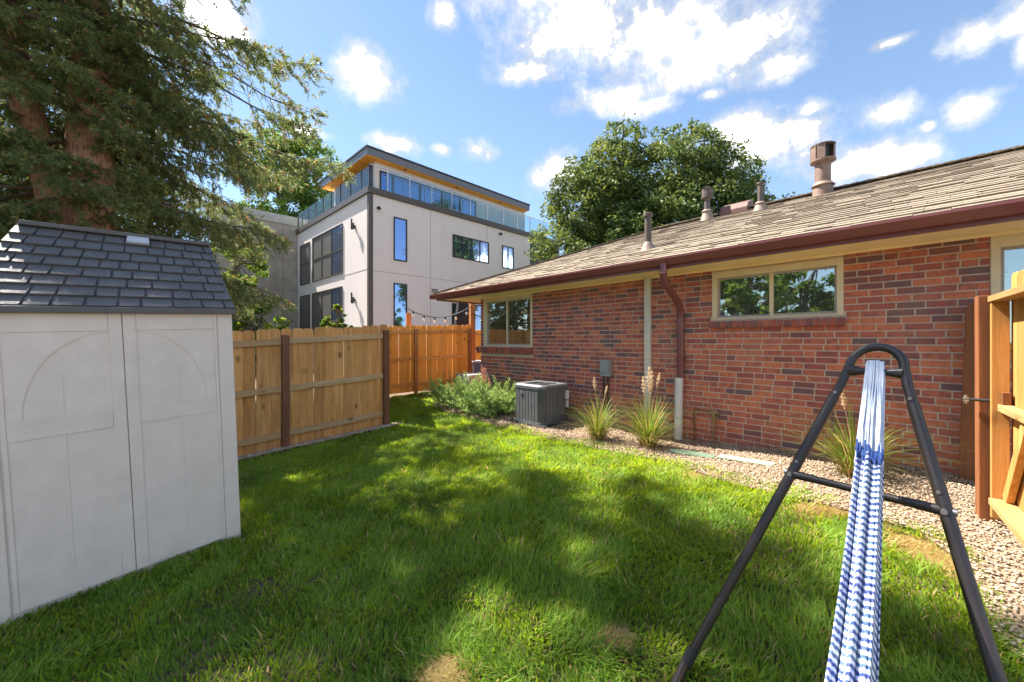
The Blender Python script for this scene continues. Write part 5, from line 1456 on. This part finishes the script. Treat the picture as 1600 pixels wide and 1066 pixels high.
    m = MB(); m.box((-4.25, -.06, 8.622), (2.5, .95, 9.15)); m.build('top_beam', M_pad, C)
    for x in (-3.0, -1.9, -.8): m = MB(); m.box((x, -.008, -.4), (x + .015, -.001, 8.6)); m.build('formwork_line', M_brownmetal, b)
    for z in (2.4, 4.6, 6.8): m = MB(); m.box((-4.19, -.007, z), (-.02, -.0015, z + .015)); m.build('formwork_line', M_brownmetal, b)
build_modern()

# ------------------------------------------------------------------ patio behind the back fence
def patio():
    def post(x, y, zt, w, label):
        m = MB(); m.box((-w / 2, -w / 2, 0), (w / 2, w / 2, zt)); o = m.build('patio_post', MN[2], None, bevel=.006); z = G(x, y) - .05; o.location = (x, y, z); o.rotation_euler = (0, 0, .5); tag(o, label, 'post')
        return z + zt
    post(-2.93, 11.15, 2.18, .13, 'short cedar post behind the back fence holding the string lights')
    post(-1.13, 11.18, 2.85, .14, 'tall cedar post at the right end of the back fence')
    E = empty('string_lights', (-2.93, 11.15, 2.4)); tag(E, 'string of small round bulbs hung between the patio posts', 'string lights')
    b0 = Vector(E.location)
    def run(p, q, sag, n):
        p = Vector(p); q = Vector(q)
        f = lambda t_: p.lerp(q, t_) - Vector((0, 0, 4 * sag * t_ * (1 - t_)))
        m = MB(); m.tube([f(i / 20) - b0 for i in range(21)], .012, 5); m.build('cable', M_cable, E)
        for i in range(n):
            c = f((i + .5) / n) - b0
            m = MB(); m.tube([c, c - Vector((0, 0, .075))], .022, 8); s = m.build('socket', M_cable, E)
            m = MB(); m.tube([c - Vector((0, 0, .075)), c - Vector((0, 0, .10)), c - Vector((0, 0, .14)), c - Vector((0, 0, .165))], [.018, .034, .034, .008], 10); m.build('bulb', M_bulb, s)
    run((-2.93, 11.1, 2.44), (-1.13, 11.1, 2.52), .28, 6)
    run((-1.13, 11.1, 2.30), (.4, 11.9, 2.15), .10, 3)
    # folded umbrella
    U = empty('patio_umbrella', (-1.52, 12.1, .35)); tag(U, 'folded black patio umbrella behind the back fence', 'umbrella')
    m = MB(); m.tube([(0, 0, 0), (0, 0, 2.75)], .025, 8); m.build('pole', M_frame, U)
    m = MB(); vs = []; n = 24; hs = [(2.68, .04), (2.4, .13), (1.9, .20), (1.3, .24), (1.0, .22)]
    for z, r in hs:
        for k in range(n): t_ = 2 * math.pi * k / n; rr = r * (1 + .22 * math.cos(8 * t_)); vs.append((rr * math.cos(t_), rr * math.sin(t_), z))
    m.raw(vs, [(i * n + k, i * n + (k + 1) % n, (i + 1) * n + (k + 1) % n, (i + 1) * n + k) for i in range(len(hs) - 1) for k in range(n)], True); m.build('canopy', M_umbrella, U)
    m = MB(); m.tube([(0, 0, 0), (0, 0, .08)], .25, 16); m.build('base', M_frame, U)
    m = MB(); m.box((-.35, -.3, -.1), (.25, .3, .38)); o = m.build('concrete_step', M_pad, None, bevel=.01); o.location = (-1.02, 10.2, .30); o.rotation_euler = (0, 0, H_ROT); tag(o, 'pale concrete step at the far corner of the brick house', 'step')
    B = empty('storage_bin', (-.95, 11.3, .3), .4); tag(B, 'blue grey bin glimpsed between the fence post and the brick corner', 'bin')
    m = MB(); m.prism([(-.2, 0), (.2, 0), (.24, .62), (-.24, .62)], 1, -.22, .22); m.build('tub', M_bin, B, bevel=.01)
    m = MB(); m.box((-.26, -.25, .622), (.26, .25, .67)); m.build('bin_lid', M_label, B, bevel=.01)
patio()
